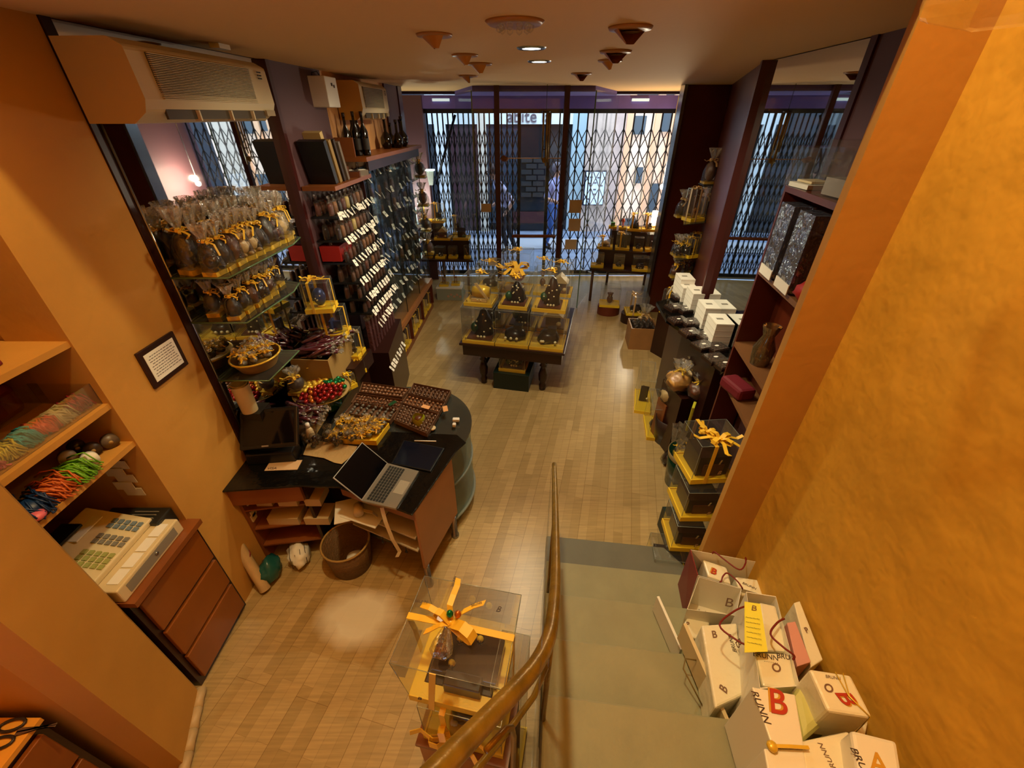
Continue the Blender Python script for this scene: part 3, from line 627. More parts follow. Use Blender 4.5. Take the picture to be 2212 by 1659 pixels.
# upper shelf with bottles
sh = thing('wall_shelf', 'upper brown shelf carrying dark liqueur bottles under the smaller air conditioner', 'shelf')
q = [(xl(4.15, .03), 4.15), (xl(4.15, .3), 4.15), (xl(6.0, .36), 6.0), (xl(6.0, .03), 6.0)]
MB().prism(q, 2.25, 2.285, CABW).build('board', sh); MB().prism([(xl(4.2, .27), 4.2), (xl(4.2, .29), 4.2), (xl(5.9, .34), 5.9), (xl(5.9, .32), 5.9)], 2.17, 2.25, DBROWN).build('fascia', sh)
MB().box((xl(4.2, .12), 4.17, 2.36), (.16, .02, .15), CABW).build('end_panel', sh)
def bottle(loc, label, h=.3, r=.035, m=None, ry=0, rx=0, group='dark liqueur bottles on the upper shelf', body='tall'):
    m = m or mat('dark bottle glass', '#0a0706', .08, spec=.8)
    t = thing('liqueur_bottle', label, 'bottle', loc, 0, group); t.rotation_euler = (rx, ry, 0)
    if body == 'tall': MB().lathe([(r*.9, 0), (r, .01), (r, h*.55), (r*.35, h*.72), (r*.32, h*.93)], m, n=16).build('glass_body', t)
    else: MB().lathe([(r*.7, 0), (r*1.2, h*.15), (r*1.2, h*.35), (r*.3, h*.55), (r*.28, h*.93)], m, n=16).build('glass_body', t)
    MB().lathe([(r*.38, h*.9), (r*.38, h)], mat('bottle cap', '#2a1a14', .4), n=12).build('cap', t)
    MB().lathe([(r*1.01, h*.14), (r*1.01, h*.4)], mat('bottle label', '#241a14', .6), n=16, cap=False).build('paper_label', t) if body == 'tall' else None
    return t
for k, (y, o_, l) in enumerate([(4.26, .09, 'leftmost tall dark bottle in the cluster by the shelf end'), (4.32, .15, 'tall dark bottle in front of the cluster by the shelf end'), (4.4, .1, 'tall dark bottle in the middle of the cluster'), (4.36, .21, 'tall dark bottle nearest the room in the cluster')]):
    bottle((xl(y, o_+.03), y, 2.286), l, .33+.01*(k % 2))
bottle((xl(4.56, .14), 4.56, 2.29), 'dark bottle with a long neck leaning to the left on the upper shelf', .33, .035, rx=R(16))
for k, (y, o_, l) in enumerate([(5.25, .12, 'squat dark bottle at the left of the far bottle group'), (5.4, .2, 'squat dark bottle in front of the far bottle group'), (5.5, .1, 'tallest squat bottle at the back of the far group'), (5.62, .2, 'squat dark bottle with shiny belly near the shelf end'), (5.78, .14, 'small squat dark bottle last before the window')]):
    bottle((xl(y, o_+.04), y, 2.286), l, .3-.03*(k % 3), .05, body='squat')
# lower shelf with leaning folders
sh = thing('wall_shelf', 'dark brown shelf holding leaning folders and small boxes above the tagged chocolates', 'shelf')
MB().prism([(xl(3.39, .05), 3.39), (xl(3.39, .3), 3.39), (xl(4.2, .3), 4.2), (xl(4.2, .05), 4.2)], 2.12, 2.15, CABW).build('board', sh)
for k, (y, w_, m_, l, hh) in enumerate([(3.42, .05, BLACK, 'black binder leaning at the left end of the folder shelf', .3), (3.50, .045, mat('tan folder', '#8a6a34', .6), 'tan folder leaning against the black binder', .3), (3.58, .03, mat('dark brown folder', '#2a1a10', .6), 'dark brown folder in the leaning row', .3), (3.66, .035, mat('grey box file', '#6a5a4a', .55), 'wide grey box file in front of the leaning row', .28), (3.60, .05, mat('cream folder', '#c4a468', .6), 'cream folder standing tallest behind the grey box file', .35)]):
    o = MB().box((0, 0, hh/2), (.2 if k < 4 else .16, w_, hh), m_).build('folder', None, (xl(y, .17 if k < 4 else .1), y+.12, 2.153)); o.rotation_euler = (R(14), 0, -ly)
    tag(o, l, 'folder', 'folders leaning on the dark shelf')
for k, (y, o_, z, l) in enumerate([(3.93, .14, 0, 'small dark boxed sweet at the back of the folder shelf'), (3.97, .24, 0, 'small dark boxed sweet at the front edge of the folder shelf'), (4.08, .15, 0, 'small silver topped box beside the dark boxes'), (4.12, .25, 0, 'small silver box at the right end of the folder shelf'), (3.93, .15, .045, 'small dark box stacked on top of another on the folder shelf')]):
    t = thing('small_box', l, 'box', (xl(y, o_), y, 2.151+z), .2*k, 'small boxes at the right of the folder shelf'); MB().box((0, 0, .02), (.09, .09, .04), CHOCM if k in (0, 1, 4) else ALU).build('body', t); MB().box((0, 0, .0415), (.06, .05, .003), WHITE if k > 1 else INK).build('lid_label', t)
# ---- glass shelves in front of the mirror
def glass_shelf(label, pts, z, clips=2):
    t = thing('glass_shelf', label, 'shelf'); MB().prism(pts, z-.01, z, GLASSG).build('glass_plate', t)
    n = len(pts); c = sum((Vector(p[:2]) for p in pts), Vector((0, 0)))/n
    b = MB(); 
    for i in range(n):
        a, d = Vector(pts[i][:2]), Vector(pts[(i+1) % n][:2]); b.cyl((a.x, a.y, z-.005), (d.x, d.y, z-.005), .0045, GRN, 5)
    b.build('polished_edge', t); return t
p1 = P(352, 612, 1.93); p2 = P(445, 637, 1.93); p3 = P(622, 532, 1.93)
F1 = [(xl(1.98, .01), 1.99), (xl(1.98, .2), 1.99), (-1.40, 1.97), (p3.x, p3.y), (xl(2.75, .27), 2.78), (xl(3.1, .12), 3.1), (xl(3.1, .01), 3.1)]
F1 = [(xl(1.99, .01), 1.99), (xl(1.99, .29), 1.99), (xl(2.62, .30), 2.62), (xl(2.8, .26), 2.8), (xl(2.9, .01), 2.9)]
glass_shelf('upper green edged glass shelf crowded with ribboned chocolate figures', F1, 1.93)
F2 = [(xl(1.99, .01), 1.99), (xl(1.99, .3), 1.99), (xl(2.45, .32), 2.45), (xl(2.6, .28), 2.6), (xl(2.7, .01), 2.7)]
glass_shelf('second green edged glass shelf, below the crowded one', F2, 1.69)
F3 = [(xl(1.99, .01), 1.99), (xl(1.99, .3), 1.99), (xl(2.35, .3), 2.35), (xl(2.35, .01), 2.35)]
glass_shelf('lowest glass shelf beside the pillar, carrying the basket with ribbons', F3, 1.33)
protos = {}
def cfig(kind, dk, h, w, seed, **k):
    key = (kind, dk.name, round(h, 2), w)
    if key not in protos: protos[key] = [cello_fig('x', (0, 0, -50), kind, h, w, dk, seed=seed, **k), False]
    return protos[key]
def place_fig(kind, dk, h, w, loc, label, group, rz=0, seed=1, sc=None, **k):
    p = cfig(kind, dk, h, w, seed, **k)
    if not p[1]:
        p[1] = True; r = p[0]; r.location = loc; r.rotation_euler.z = rz; r['label'] = label; r['group'] = group
        if sc: r.scale = (sc, sc, sc)
        return r
    return dup(p[0], loc, rz, label, sc, group)
KN = {'egg': 'egg', 'bunny': 'rabbit', 'hen': 'hen', 'tin': 'tub'}
row1 = [('bunny', CHOC), ('egg', CHOC), ('egg', CHOCM), ('bunny', CHOCW), ('bunny', CHOCW), ('egg', CHOC), ('egg', CHOC), ('bunny', CHOCM), ('hen', CHOCW), ('hen', CHOCW)]
cn = {id(CHOC): 'dark', id(CHOCM): 'milk', id(CHOCW): 'white', id(CHOCB): 'grey'}
for k, (kd, dk) in enumerate(row1):
    y = 2.03+k*.083
    if k == 9: y = 2.82
    place_fig(kd, dk, .27, .1, (xl(y, .21 if y < 2.7 else .16), y, 1.931), '%s chocolate %s, %s from pillar, front row of upper glass shelf' % (cn[id(dk)], KN[kd], ORD[k]), 'figures in the front row of the upper glass shelf', R(90)+random.uniform(-.3, .3), 3+k, random.uniform(.86, 1.08))
for k in range(9):
    kd, dk = random.choice([('bunny', CHOCM), ('egg', CHOC), ('egg', CHOCM), ('hen', CHOCM), ('bunny', CHOCW)]); y = 2.06+k*.086
    place_fig(kd, dk, .29, .1, (xl(y, .085), y, 1.931), '%s chocolate %s, %s from pillar, mirror side row of upper glass shelf' % (cn[id(dk)], KN[kd], ORD[k]), 'figures in the back row of the upper glass shelf', R(90)+random.uniform(-.3, .3), 20+k, random.uniform(.85, 1.1))
for k in range(7):
    kd, dk = [('tin', BLACK), ('egg', CHOC), ('tin', CHOCM), ('bunny', CHOC), ('egg', CHOCM), ('bunny', CHOCM), ('hen', CHOC)][k]; y = 2.04+k*.083
    cn.setdefault(id(BLACK), 'black')
    place_fig(kd, dk, .21, .085, (xl(y, .22 if k < 5 else .18), y, 1.691), '%s %s with bow, %s from pillar, front row of second glass shelf' % (cn[id(dk)], KN[kd], ORD[k]), 'wrapped sweets in the front row of the second glass shelf', R(90)+random.uniform(-.3, .3), 40+k, random.uniform(.82, 1.02))
for k in range(6):
    kd, dk = [('egg', CHOC), ('hen', CHOC), ('egg', BLACK), ('bunny', CHOC), ('tin', CHOC), ('egg', CHOC)][k]; y = 2.08+k*.09
    place_fig(kd, dk, .21, .085, (xl(y, .09), y, 1.691), '%s %s with bow, %s from pillar, mirror side row of second glass shelf' % (cn[id(dk)], KN[kd], ORD[k]), 'wrapped sweets in the back row of the second glass shelf', R(90)+random.uniform(-.3, .3), 60+k)
cn[id(BLACK)] = 'black'
# ---- counter under the glass shelves
ct = thing('display_counter', 'long dark counter under the glass shelves and mirror', 'counter')
MB().prism([(xl(2.0, .02), 2.0), (-1.33, 2.02), (-1.31, 3.0), (xl(3.36, .28), 3.32), (xl(3.34, .02), 3.32)], .02, .725, DBROWN).build('body', ct)
MB().prism([(xl(2.0, .02), 1.99), (-1.31, 2.0), (-1.29, 3.03), (xl(3.36, .3), 3.335), (xl(3.34, .02), 3.335)], .725, .75, BLKGLOSS).build('top', ct)
CT = .751
tag(MB().prism([(xl(2.85, .1), 2.85), (xl(2.85, .38), 2.85), (xl(3.2, .4), 3.2), (xl(3.2, .1), 3.2)], .751, .885, DBROWN).build('riser_box'), 'dark riser box under the leaning stack of gift boxes', 'riser')
# stack of gift boxes beside the tagged shelves
for k, (z, y, o_, l, kd) in enumerate([(.886, 3.08, .27, 'lowest', 'mound'), (1.121, 3.0, .23, 'middle', 'slabs'), (1.356, 2.95, .2, 'topmost', 'egg')]):
    gift_box('yellow based clear gift box, %s of the leaning stack between mirror and tagged shelves' % l, (xl(y, o_), y, z), -ly+.1*k, .2, .17, .232, kd, 'cross', 'stacked gift boxes by the mirror', seed=k+2, dark=mat('blue foil figure', '#3a4a80', .3, metal=.4) if k else CHOC)
# crate of long wrapped sticks
STK = mat('plum wrapped stick', '#4c1a22', .2, spec=.8); KRAFT = mat('kraft cardboard', '#a8874e', .6)
def crate(label, pts, z0, z1, m=KRAFT, name='cardboard_crate', cat='crate', th=.008):
    t = thing(name, label, cat, (0, 0, 0)); n = len(pts); V2 = [Vector(p[:2]) for p in pts]; c = sum(V2, Vector((0, 0)))/n
    MB().prism(V2, z0, z0+.008, m).build('bottom', t)
    b = MB()
    for i in range(n):
        a, d = V2[i], V2[(i+1) % n]; ai, di = a+(c-a).normalized()*th*1.4, d+(c-d).normalized()*th*1.4
        b.prism([a, d, di, ai], z0+.008, z1, m)
    b.build('sides', t); return t
ca = [P(757, 716, 1.1), P(708, 779, 1.1)]
K1 = [(ca[0].x, ca[0].y), (ca[1].x, ca[1].y), (xl(ca[1].y, .03), ca[1].y+.02), (xl(ca[0].y, .03), ca[0].y+.02)]
crate('kraft crate heaped with long plum coloured wrapped sticks below the gift box stack', K1, CT+.02, 1.1)
stick0 = None
def stick(loc, rz, rx, label, g):
    global stick0
    if stick0 is None:
        t = thing('wrapped_stick', label, 'sweet', loc, rz, g); MB().lathe([(.012, -.08), (.014, -.04), (.013, .03), (.012, .08)], STK, n=7, M=Matrix.Rotation(R(90), 4, 'Y'), wob=.15).build('stick', t)
        MB().lathe([(.004, 0), (.016, .03)], CELLT, n=7, M=Matrix.Translation((.08, 0, 0)) @ Matrix.Rotation(R(90), 4, 'Y'), wob=.4, cap=False, smooth=False).build('twisted_wrap', t); stick0 = t; return t
    return dup(stick0, loc, rz, label, group=g, ry=rx)
GL = 'plum chocolate sticks in the kraft crate'
for k in range(75):
    f, g = (k % 15)/14, (k//15)/4
    y = ca[1].y+.05+f*(ca[0].y-ca[1].y-.09); x = xl(y, .1)+g*.17+random.uniform(-.01, .01)
    stick((x, y, 1.095+random.uniform(0, .07)), random.uniform(-.5, .5)+.3, random.uniform(-.25, .1), 'long glossy plum wrapped chocolate stick heaped in the kraft crate by the mirror', GL)
# second heap of sticks in front
K2 = [(-1.35, 2.42), (-1.35, 2.2), (-1.62, 2.2), (-1.62, 2.42)]
crate('lower kraft tray of plum sticks between the crate and the foil bowl', K2, CT+.001, .83)
for k in range(60):
    f, g = (k % 12)/11, (k//12)/4
    stick((-1.56+g*.16+random.uniform(-.01, .01), 2.22+f*.17, .835+random.uniform(0, .06)), random.uniform(-.5, .5)-.1, random.uniform(-.2, .1), 'long glossy plum wrapped chocolate stick in the lower kraft tray', 'plum chocolate sticks in the lower kraft tray')
# basket with orange ribboned sachets on the lowest glass shelf
def basket(label, c, rx_, ry_, h, m, name='wicker_basket', cat='basket', rim=GOLD, seg=28):
    t = thing(name, label, cat, c); MB().lathe([(rx_*.75, 0), (rx_, h)], m, n=seg, sy=ry_/rx_, cap=False).lathe([(rx_*.73, .002), (rx_*.97, h)], m, n=seg, sy=ry_/rx_, cap=False).lathe([(0, .002), (rx_*.74, .002)], m, n=seg, sy=ry_/rx_, cap=False).build('bowl', t)
    MB().tube([(rx_*math.cos(a*math.pi/12), ry_*math.sin(a*math.pi/12), h) for a in range(25)], .006, rim, 6).build('rim', t); return t
bx, by = xl(2.16, .15), 2.16
basket('oval basket of little sachets tied with orange ribbons on the lowest glass shelf', (bx, by, 1.332), .13, .15, .07, mat('wicker', '#8a6426', .6))
sach0 = None
def sachet(loc, rz, label, g, m=CHOCB):
    global sach0
    if sach0 is None:
        t = thing('ribboned_sachet', label, 'sachet', loc, rz, g); MB().ball((0, 0, .02), .024, m, (1.1, .9, .8), .2).build('filling', t)
        MB().lathe([(.02, .03), (.005, .045), (.02, .07)], CELLT, n=9, wob=.4, cap=False, smooth=False).build('wrap', t); r = MB(); bow(r, (0, 0, .044), .022, RIB, 2, 3); r.build('ribbon_bow', t); sach0 = t; return t
    return dup(sach0, loc, rz, label, group=g, rx=random.uniform(-.5, .5))
for k in range(16): a = k*2.4; rr = .1*math.sqrt((k+.5)/16); sachet((bx+rr*math.cos(a), by+rr*1.15*math.sin(a), 1.385+random.uniform(0, .02)), a, 'small orange ribboned sachet in the oval basket on the lowest glass shelf', 'sachets in the oval basket')
# dark odds and ends beneath
tag(MB().lathe([(.045, 0), (.05, .19)], mat('beige paper roll', '#cdb88a', .7), n=22, cap=False).lathe([(.037, 0), (.042, .2)], mat('beige paper roll', '#cdb88a', .7), n=22, cap=False).lathe([(.037, 0), (.045, 0)], KRAFT, n=22, cap=False).lathe([(.042, .2), (.05, .2)], KRAFT, n=22, cap=False).build('paper_cup', None, (-1.615, 2.045, 1.072)), 'tall beige paper cup at the edge of the left pillar', 'cup')
pc = bpy.data.objects['paper_cup'].location
tag(MB().box((0, 0, .16), (.12, .12, .319), BLACK).build('black_box', None, (-1.60, 2.07, CT)), 'flat black box supporting the paper cup by the pillar', 'box')
for k, (u, v, l, m_) in enumerate([(640, 745, 'dark gauze wrapped egg lying against the mirror', mat('dark gauze', '#3a3238', .6)), (612, 722, 'pink ribboned bag standing behind the gauze egg', PINK)]):
    place_fig('egg' if k == 0 else 'hen', m_, .2, .12, (xl(2.72+.12*k, .1), 2.5+.2*k, CT+.15), l, 'wrapped gifts against the mirror', seed=80+k)
for k in range(8):
    t = thing('wrapped_praline_bag', 'clear bag of dark round pralines in the low row between ribbon basket and monitor', 'bag of chocolates', (-1.6+.075*k, 2.08+.05*(k % 2), CT), 0, 'praline bags behind the monitor')
    b = MB()
    for j in range(7): b.ball((random.uniform(-.025, .025), random.uniform(-.025, .025), .02+.022*(j//2)), .018, CHOCB if k % 2 else CHOC, sub=1)
    b.build('pralines', t)['kind'] = 'stuff'; MB().lathe([(.04, .001), (.045, .06), (.02, .1), (.03, .13)], CELLO, n=10, wob=.3, cap=False, smooth=False).build('clear_wrap', t)
# bowl with foil eggs
bc = P(695, 840, .9)
t = thing('glass_bowl', 'large round bowl of gold, red and green foil sweets on a green glass foot', 'bowl', (bc.x, bc.y, CT))
MB().lathe([(.11, 0), (.06, .02), (.07, .07)], mat('green glass', '#1c5a3c', .08, spec=.8), n=28).build('foot', t)
MB().lathe([(.05, .07), (.15, .1), (.2, .135), (.205, .14), (.145, .108), (.04, .08)], KRAFT, n=32, cap=False).build('dish', t)
MB().tube([(.203*math.cos(a*math.pi/14), .203*math.sin(a*math.pi/14), .14) for a in range(29)], .004, BRASS, 6).build('rim', t)
foil = {}
def foilegg(loc, m, nm, g, lab):
    if m.name not in foil:
        o = tag(MB().ball((0, 0, 0), .017, m, (1, 1, 1.4), .05).build('foil_egg', None, loc), lab, 'sweet', g); foil[m.name] = o
    else: o = foil[m.name].copy(); COL.objects.link(o); o.location = loc
    o.rotation_euler = (random.uniform(0, 3), random.uniform(0, 3), 0)
for k in range(84):
    a = k*2.4; rr = .17*math.sqrt((k+.5)/84); z = CT+.135+.05*(1-(rr/.18)**2)
    ang = math.atan2(math.sin(a), math.cos(a)); m_, nm = (GOLD, 'gold') if ang > 1.2 or ang < -2.4 else ((GREENF, 'green') if ang > .1 else (REDF, 'red'))
    if k % 7 == 0: m_, nm = ORF, 'copper'
    foilegg((bc.x+rr*math.cos(a), bc.y+rr*math.sin(a), z+random.uniform(0, .012)), m_, nm, '%s foil sweets in the round bowl' % nm, 'small %s foil wrapped egg heaped in the large round bowl' % nm)
r = MB()
for k in range(26):
    a = random.uniform(1.3, 3.6); c = Vector((.17*math.cos(a), .17*math.sin(a), .15)); d = Vector((math.cos(a)*.04, math.sin(a)*.04, random.uniform(0, .03))); r.strip([c, c+d*.6+Vector((0, 0, .015)), c+d*1.3], .012, (-d.y, d.x, .005), RIB)
tag(r.build('ribbon_scraps', None, (bc.x, bc.y, CT)), 'curled orange ribbon ends along the left rim of the round bowl', 'ribbon', kind='stuff')
# ================================================================ TAGGED SHELVES
def tags(par, row, th=.0015, tilt=-.5, sz=(.04, .058)):
    b = MB(); b.box((0, 0, 0), (th, sz[0], sz[1]), CARD); b.box((th*.8, 0, .002), (.0004, sz[0]*.5, .006), INK); me = b.mesh('price_tag')
    for (x, y, z) in row:
        o = bpy.data.objects.new('price_tag', me); COL.objects.link(o); o.parent = par; o.location = (x, y, z); o.rotation_euler = (random.uniform(-.25, .25), random.uniform(-.8, -.3), random.uniform(-.4, .4))
ts = thing('stepped_shelf_unit', 'dark stepped shelves of bagged chocolates bristling with white price tags', 'shelf')
SZ = [1.93, 1.75, 1.57, 1.40, 1.25, 1.12]; FILL = [mat('brown nuts', '#5a3420', .5), mat('pale nougat', '#d8bc70', .6), mat('reddish pralines', '#6a3a30', .4), CHOC, mat('tan biscuits', '#8a5a34', .6), CHOCM]
MB().prism([(xl(4.2, .05), 4.2), (xl(4.2, .22), 4.2), (xl(4.2, .22), 4.215), (xl(4.2, .05), 4.215)], .5, 2.1, DBROWN).build('side_panel', ts)
for k, z in enumerate(SZ):
    o_ = .25+.025*k
    MB().prism([(xl(3.42, .05), 3.42), (xl(3.42, o_), 3.42), (xl(4.19, o_-.02), 4.19), (xl(4.19, .05), 4.19)], z-.015, z, BLACK).build('shelf_board', ts)
tr = []
for k, z in enumerate(SZ):
    for j in range(11): y = 3.45+.07*j; tr.append((xl(y, .262+.025*k), y+random.uniform(-.01, .01), z-.008+random.uniform(-.004, .012)))
for j in range(7): tr.append((xl(3.5, .42), 3.45+.07*j, 1.0)); 
for j in range(8): tr.append((xl(3.5, .5), 3.3+.07*j, .62))
tags(ts, tr[:99])
FN = ['brown nut', 'pale nougat', 'reddish praline', 'dark chocolate', 'tan biscuit', 'milk chocolate']
bagp = [None]*6
def bag(i, loc, label, g, rz=0, sc=None):
    if bagp[i] is None: bagp[i] = choc_bag(label, loc, FILL[i], .145, .065, g, i+1, rz); bagp[i].scale = (sc or 1,)*3; return
    dup(bagp[i], loc, rz, label, sc, g)
for k, z in enumerate(SZ):
    for j in range(9):
        i = random.choice([0, 2, 3, 4, 5, 0]) if not (k in (0, 1) and j == 4) else 1; y = 3.46+.083*j
        bag((i+j) % 6 if (i+j) % 6 != 1 else 0, (xl(y, .1+.02*k), y, z+.001), '%s bag, %s from left in back row, %s tagged shelf from the top' % (FN[(i+j) % 6 if (i+j) % 6 != 1 else 0], ORD[j], ORD[k]), 'back row bags on the stepped shelves', R(90), 1.05)
        bag(i, (xl(y, .2+.022*k), y, z+.001), '%s bag, %s from left on %s tagged shelf from the top' % (FN[i], ORD[j], ORD[k]), 'bagged chocolates on the stepped shelves', R(90), 1.0 if k < 2 else .85)
tag(MB().box((0, 0, .06), (.16, .3, .12), RED).build('red_box', None, (xl(3.5, .13), 3.57, 1.581)), 'bright red cloth covered box behind the tagged bags on the third shelf', 'box')
# low front racks: tall textured bars and clear bags
rk = thing('low_rack', 'low dark rack of upright textured bars under the stepped shelves', 'rack')
MB().prism([(xl(3.42, .05), 3.42), (xl(3.42, .46), 3.42), (xl(4.2, .36), 4.2), (xl(4.2, .05), 4.2)], .0, .72, DBROWN).build('body', rk)
for k in range(9):
    y = 3.47+.08*k; t = thing('wrapped_bar', 'tall plum brown textured bar, %s from left on the low rack' % ORD[k], 'bar of chocolate', (xl(y, .3), y, .721), R(90), 'textured bars on the low rack')
    MB().box((0, 0, .15), (.05, .035, .3), mat('plum brown wrapper', '#5a3230', .35, bump=.6, bscale=60), taper=.9).build('bar', t); MB().lathe([(.015, .3), (.03, .34)], CELLT, n=9, wob=.4, cap=False, smooth=False).build('wrap_end', t)
# big cello bundles on the floor
for k, (u, v, l) in enumerate([(838, 775, 'large clear bundle of silvery sweets on the floor before the wooden cabinet'), (818, 800, 'second clear bundle of silvery sweets nearest the round counter')]):
    p = P(u, v, .25); t = thing('cellophane_bundle', l, 'bag', (p.x-.02, p.y, 0)); b = MB()
    b.lathe([(.1, 0), (.15, .1), (.13, .22), (.05, .3)], mat('silver grey wrapper', '#8a8070', .25, metal=.5, bump=.8, bscale=30), n=18, wob=.25, seed=k).build('sweets', t); MB().lathe([(.12, 0), (.17, .1), (.15, .24), (.05, .33), (.13, .44)], CELLO, n=18, wob=.35, seed=k+4, cap=False, smooth=False).build('clear_wrap', t)
p = P(742, 770, .9)
PLUM = mat('plum egg', '#3a1226', .25)
place_fig('egg', PLUM, .33, .16, (p.x+.02, p.y-.02, CT), 'large plum chocolate egg with pink bow beside the foil bowl', 'wrapped plum egg', seed=90, rm=PINK)
for k, (u, v, z, l) in enumerate([(795, 790, .85, 'small yellow based box, further of two beside the plum egg'), (775, 822, .85, 'small yellow based box, nearer of two beside the plum egg')]):
    p = P(u, v, z); gift_box(l, (p.x-.1, p.y+.05, CT), .9, .09, .07, .13, 'egg', 'bow', None, CHOCW, seed=91+k, rm=YEL)
# ================================================================ WOODEN CABINET RUN AND GLASS CABINET
cb = thing('floor_cabinet', 'low cherry wood cabinet with sloping open compartments beneath the glass showcase', 'cabinet')
def qs(y0, y1, a, b, c, d): return [(xl(y0, a), y0), (xl(y0, b), y0), (xl(y1, c), y1), (xl(y1, d), y1)]
MB().prism(qs(4.35, 6.28, .05, .24, .24, .05), .455, .475, CABL).build('top', cb)
MB().prism(qs(4.35, 6.28, .05, .22, .22, .05), 0, .08, CABW).build('plinth', cb)
MB().prism(qs(4.35, 6.28, .05, .07, .07, .05), .08, .455, DBROWN).build('back', cb)
for y in (4.36, 4.98, 5.6, 6.25): MB().prism(qs(y, y+.02, .07, .235, .235, .07), .08, .455, BROWN).build('partition', cb)
MB().prism(qs(4.35, 6.28, .225, .245, .245, .225), .4, .46, CABL).build('front_rail', cb)
for k, y in enumerate([4.55, 4.8, 5.15, 5.42, 5.75, 6.03]):
    gift_box('yellow based gift box, %s from the near end inside the low cherry cabinet' % ORD[k], (xl(y, .155), y, .081), R(90)-ly, .2, .14, .26, ('mound', 'egg', 'slabs')[k % 3], 'bow', 'gift boxes in the low cabinet', (CHOC, CHOCW)[k % 2], seed=k)
sc = thing('glass_showcase', 'tall glass showcase of dark wrapped sweets and white tags under the bottle shelf', 'showcase')
MB().prism(qs(4.3, 6.28, .035, .05, .05, .035), .48, 2.16, mat('showcase dark back', '#151816', .2)).build('back', sc)
for k in range(8): MB().prism(qs(4.3, 6.28, .05, .19, .2, .05), .66+.2*k, .666+.2*k, GLASSG).build('shelf', sc)
for y in (4.3, 4.95, 5.6, 6.27): MB().prism(qs(y, y+.008, .05, .215, .215, .05), .48, 2.16, GLASS).build('divider', sc)
for (ya, yb) in ((4.3, 4.95), (4.96, 5.6), (5.61, 6.27)): MB().prism(qs(ya, yb, .21, .216, .216, .21), .48, 2.16, GLASS).build('glass_door', sc)
for y in (4.3, 4.95, 5.6, 6.28): MB().box((xl(y, .216), y, 1.32), (.008, .008, 1.68), BLACK).build('door_edge', sc)
tr = []
for k in range(8):
    for j in range(11):
        if random.random() < .85: y = 4.4+j*.17; tr.append((xl(y, .2), y+random.uniform(-.03, .03), .69+.2*k+random.uniform(-.02, .04)))
for (ya, n_) in ((4.26, 9),):
    for j in range(n_): tr.append((xl(ya, .24), ya-.01*j, .6+.15*j))
tags(sc, tr[:100], sz=(.05, .065))
for k in range(8):
    for j in range(8):
        y = 4.42+j*.24; i = random.choice([3, 3, 0, 4]); bag(i, (xl(y, .11), y, .667+.2*k), '%s bag, %s from the near end on %s showcase shelf from the bottom' % (FN[i], ORD[j], ORD[k]), 'bags inside the glass showcase', R(90), 1.1)
for k, (y, z) in enumerate([(6.42, 1.87), (6.42, 1.5), (6.42, 1.15), (6.45, .8)]):
    b = place_fig('egg', (CHOC, CHOCM)[k % 2], .3, .15, (xl(y, .2), y, z), 'gold ribboned wrapped egg, %s from the top of the column beside the far post' % ORD[k], 'eggs hanging by the far post', seed=100)
    tag(MB().box((0, 0, -.006), (.16, .16, .01), GLASSG).build('glass_bracket_shelf', None, (xl(y, .2), y, z)), 'tiny glass shelf by the far post, %s from the top' % ORD[k], 'shelf')
# ================================================================ ROUND GLASS COUNTER
RC = Vector((-.79, 2.32)); RR = .5
rc = thing('round_glass_counter', 'round ended glass counter with smoked top and frosted lower tiers', 'counter', (RC.x, RC.y, 0))
for nm, z, r_, m_, th in (('top_disc', .736, RR, SMOKE, .012), ('middle_disc', .45, RR*.99, FROST, .01), ('lower_disc', .12, RR, FROST, .012)): MB().lathe([(0, z-th), (r_, z-th), (r_, z), (0, z)], m_, n=56, smooth=False).build(nm, rc)
MB().lathe([(RR*.97, .12), (RR*.97, .724)], clear('curved glass', (.8, .88, .84), .1, .14, .05, (.6, .68, .64)), n=56, cap=False).build('curved_front', rc)
MB().lathe([(0, 0), (RR*.9, 0), (RR*.9, .1), (0, .1)], mat('grey plinth', '#8a8a7c', .5), n=48, smooth=False).build('plinth', rc)
MB().lathe([(0, .13), (.13, .13), (.13, .724), (0, .724)], DBROWN, n=24, smooth=False).build('core', rc)
TT = .751
def tray(label, px, z, h=.035, m=KRAFT, name='chocolate_tray', base=TT):
    pts = [P(u, v, z-.1) for u, v in px]; return crate(label, [(p.x, p.y) for p in pts], base, base+h, m, name, 'tray', .004), pts
def fillquad(pts, nx, ny, mk, jit=.1, pad=.12):
    for i in range(nx):
        for j in range(ny):
            a = pad+(1-2*pad)*(j+.5)/ny; b = pad*.5+(1-pad)*(i+.5)/nx
            p = (pts[0]*(1-a)+pts[1]*a)*(1-b)+(pts[3]*(1-a)+pts[2]*a)*b; mk(p.x+random.uniform(-1, 1)*jit*.02, p.y+random.uniform(-1, 1)*jit*.02, i, j)
pr = {}
def pral(m, s=(.017, .017, .011), sub=1):
    def f(lab, g, x, y, z):
        k = (m.name, s)
        if k not in pr: pr[k] = tag(MB().ball((0, 0, 0), 1, m, s, .08, sub=sub).build('praline', None, (x, y, z)), lab, 'chocolate', g)
        else:
            o = pr[k].copy(); COL.objects.link(o); o.location = (x, y, z); o['label'] = lab; o['group'] = g; o.rotation_euler.z = random.uniform(0, 3)
    return f
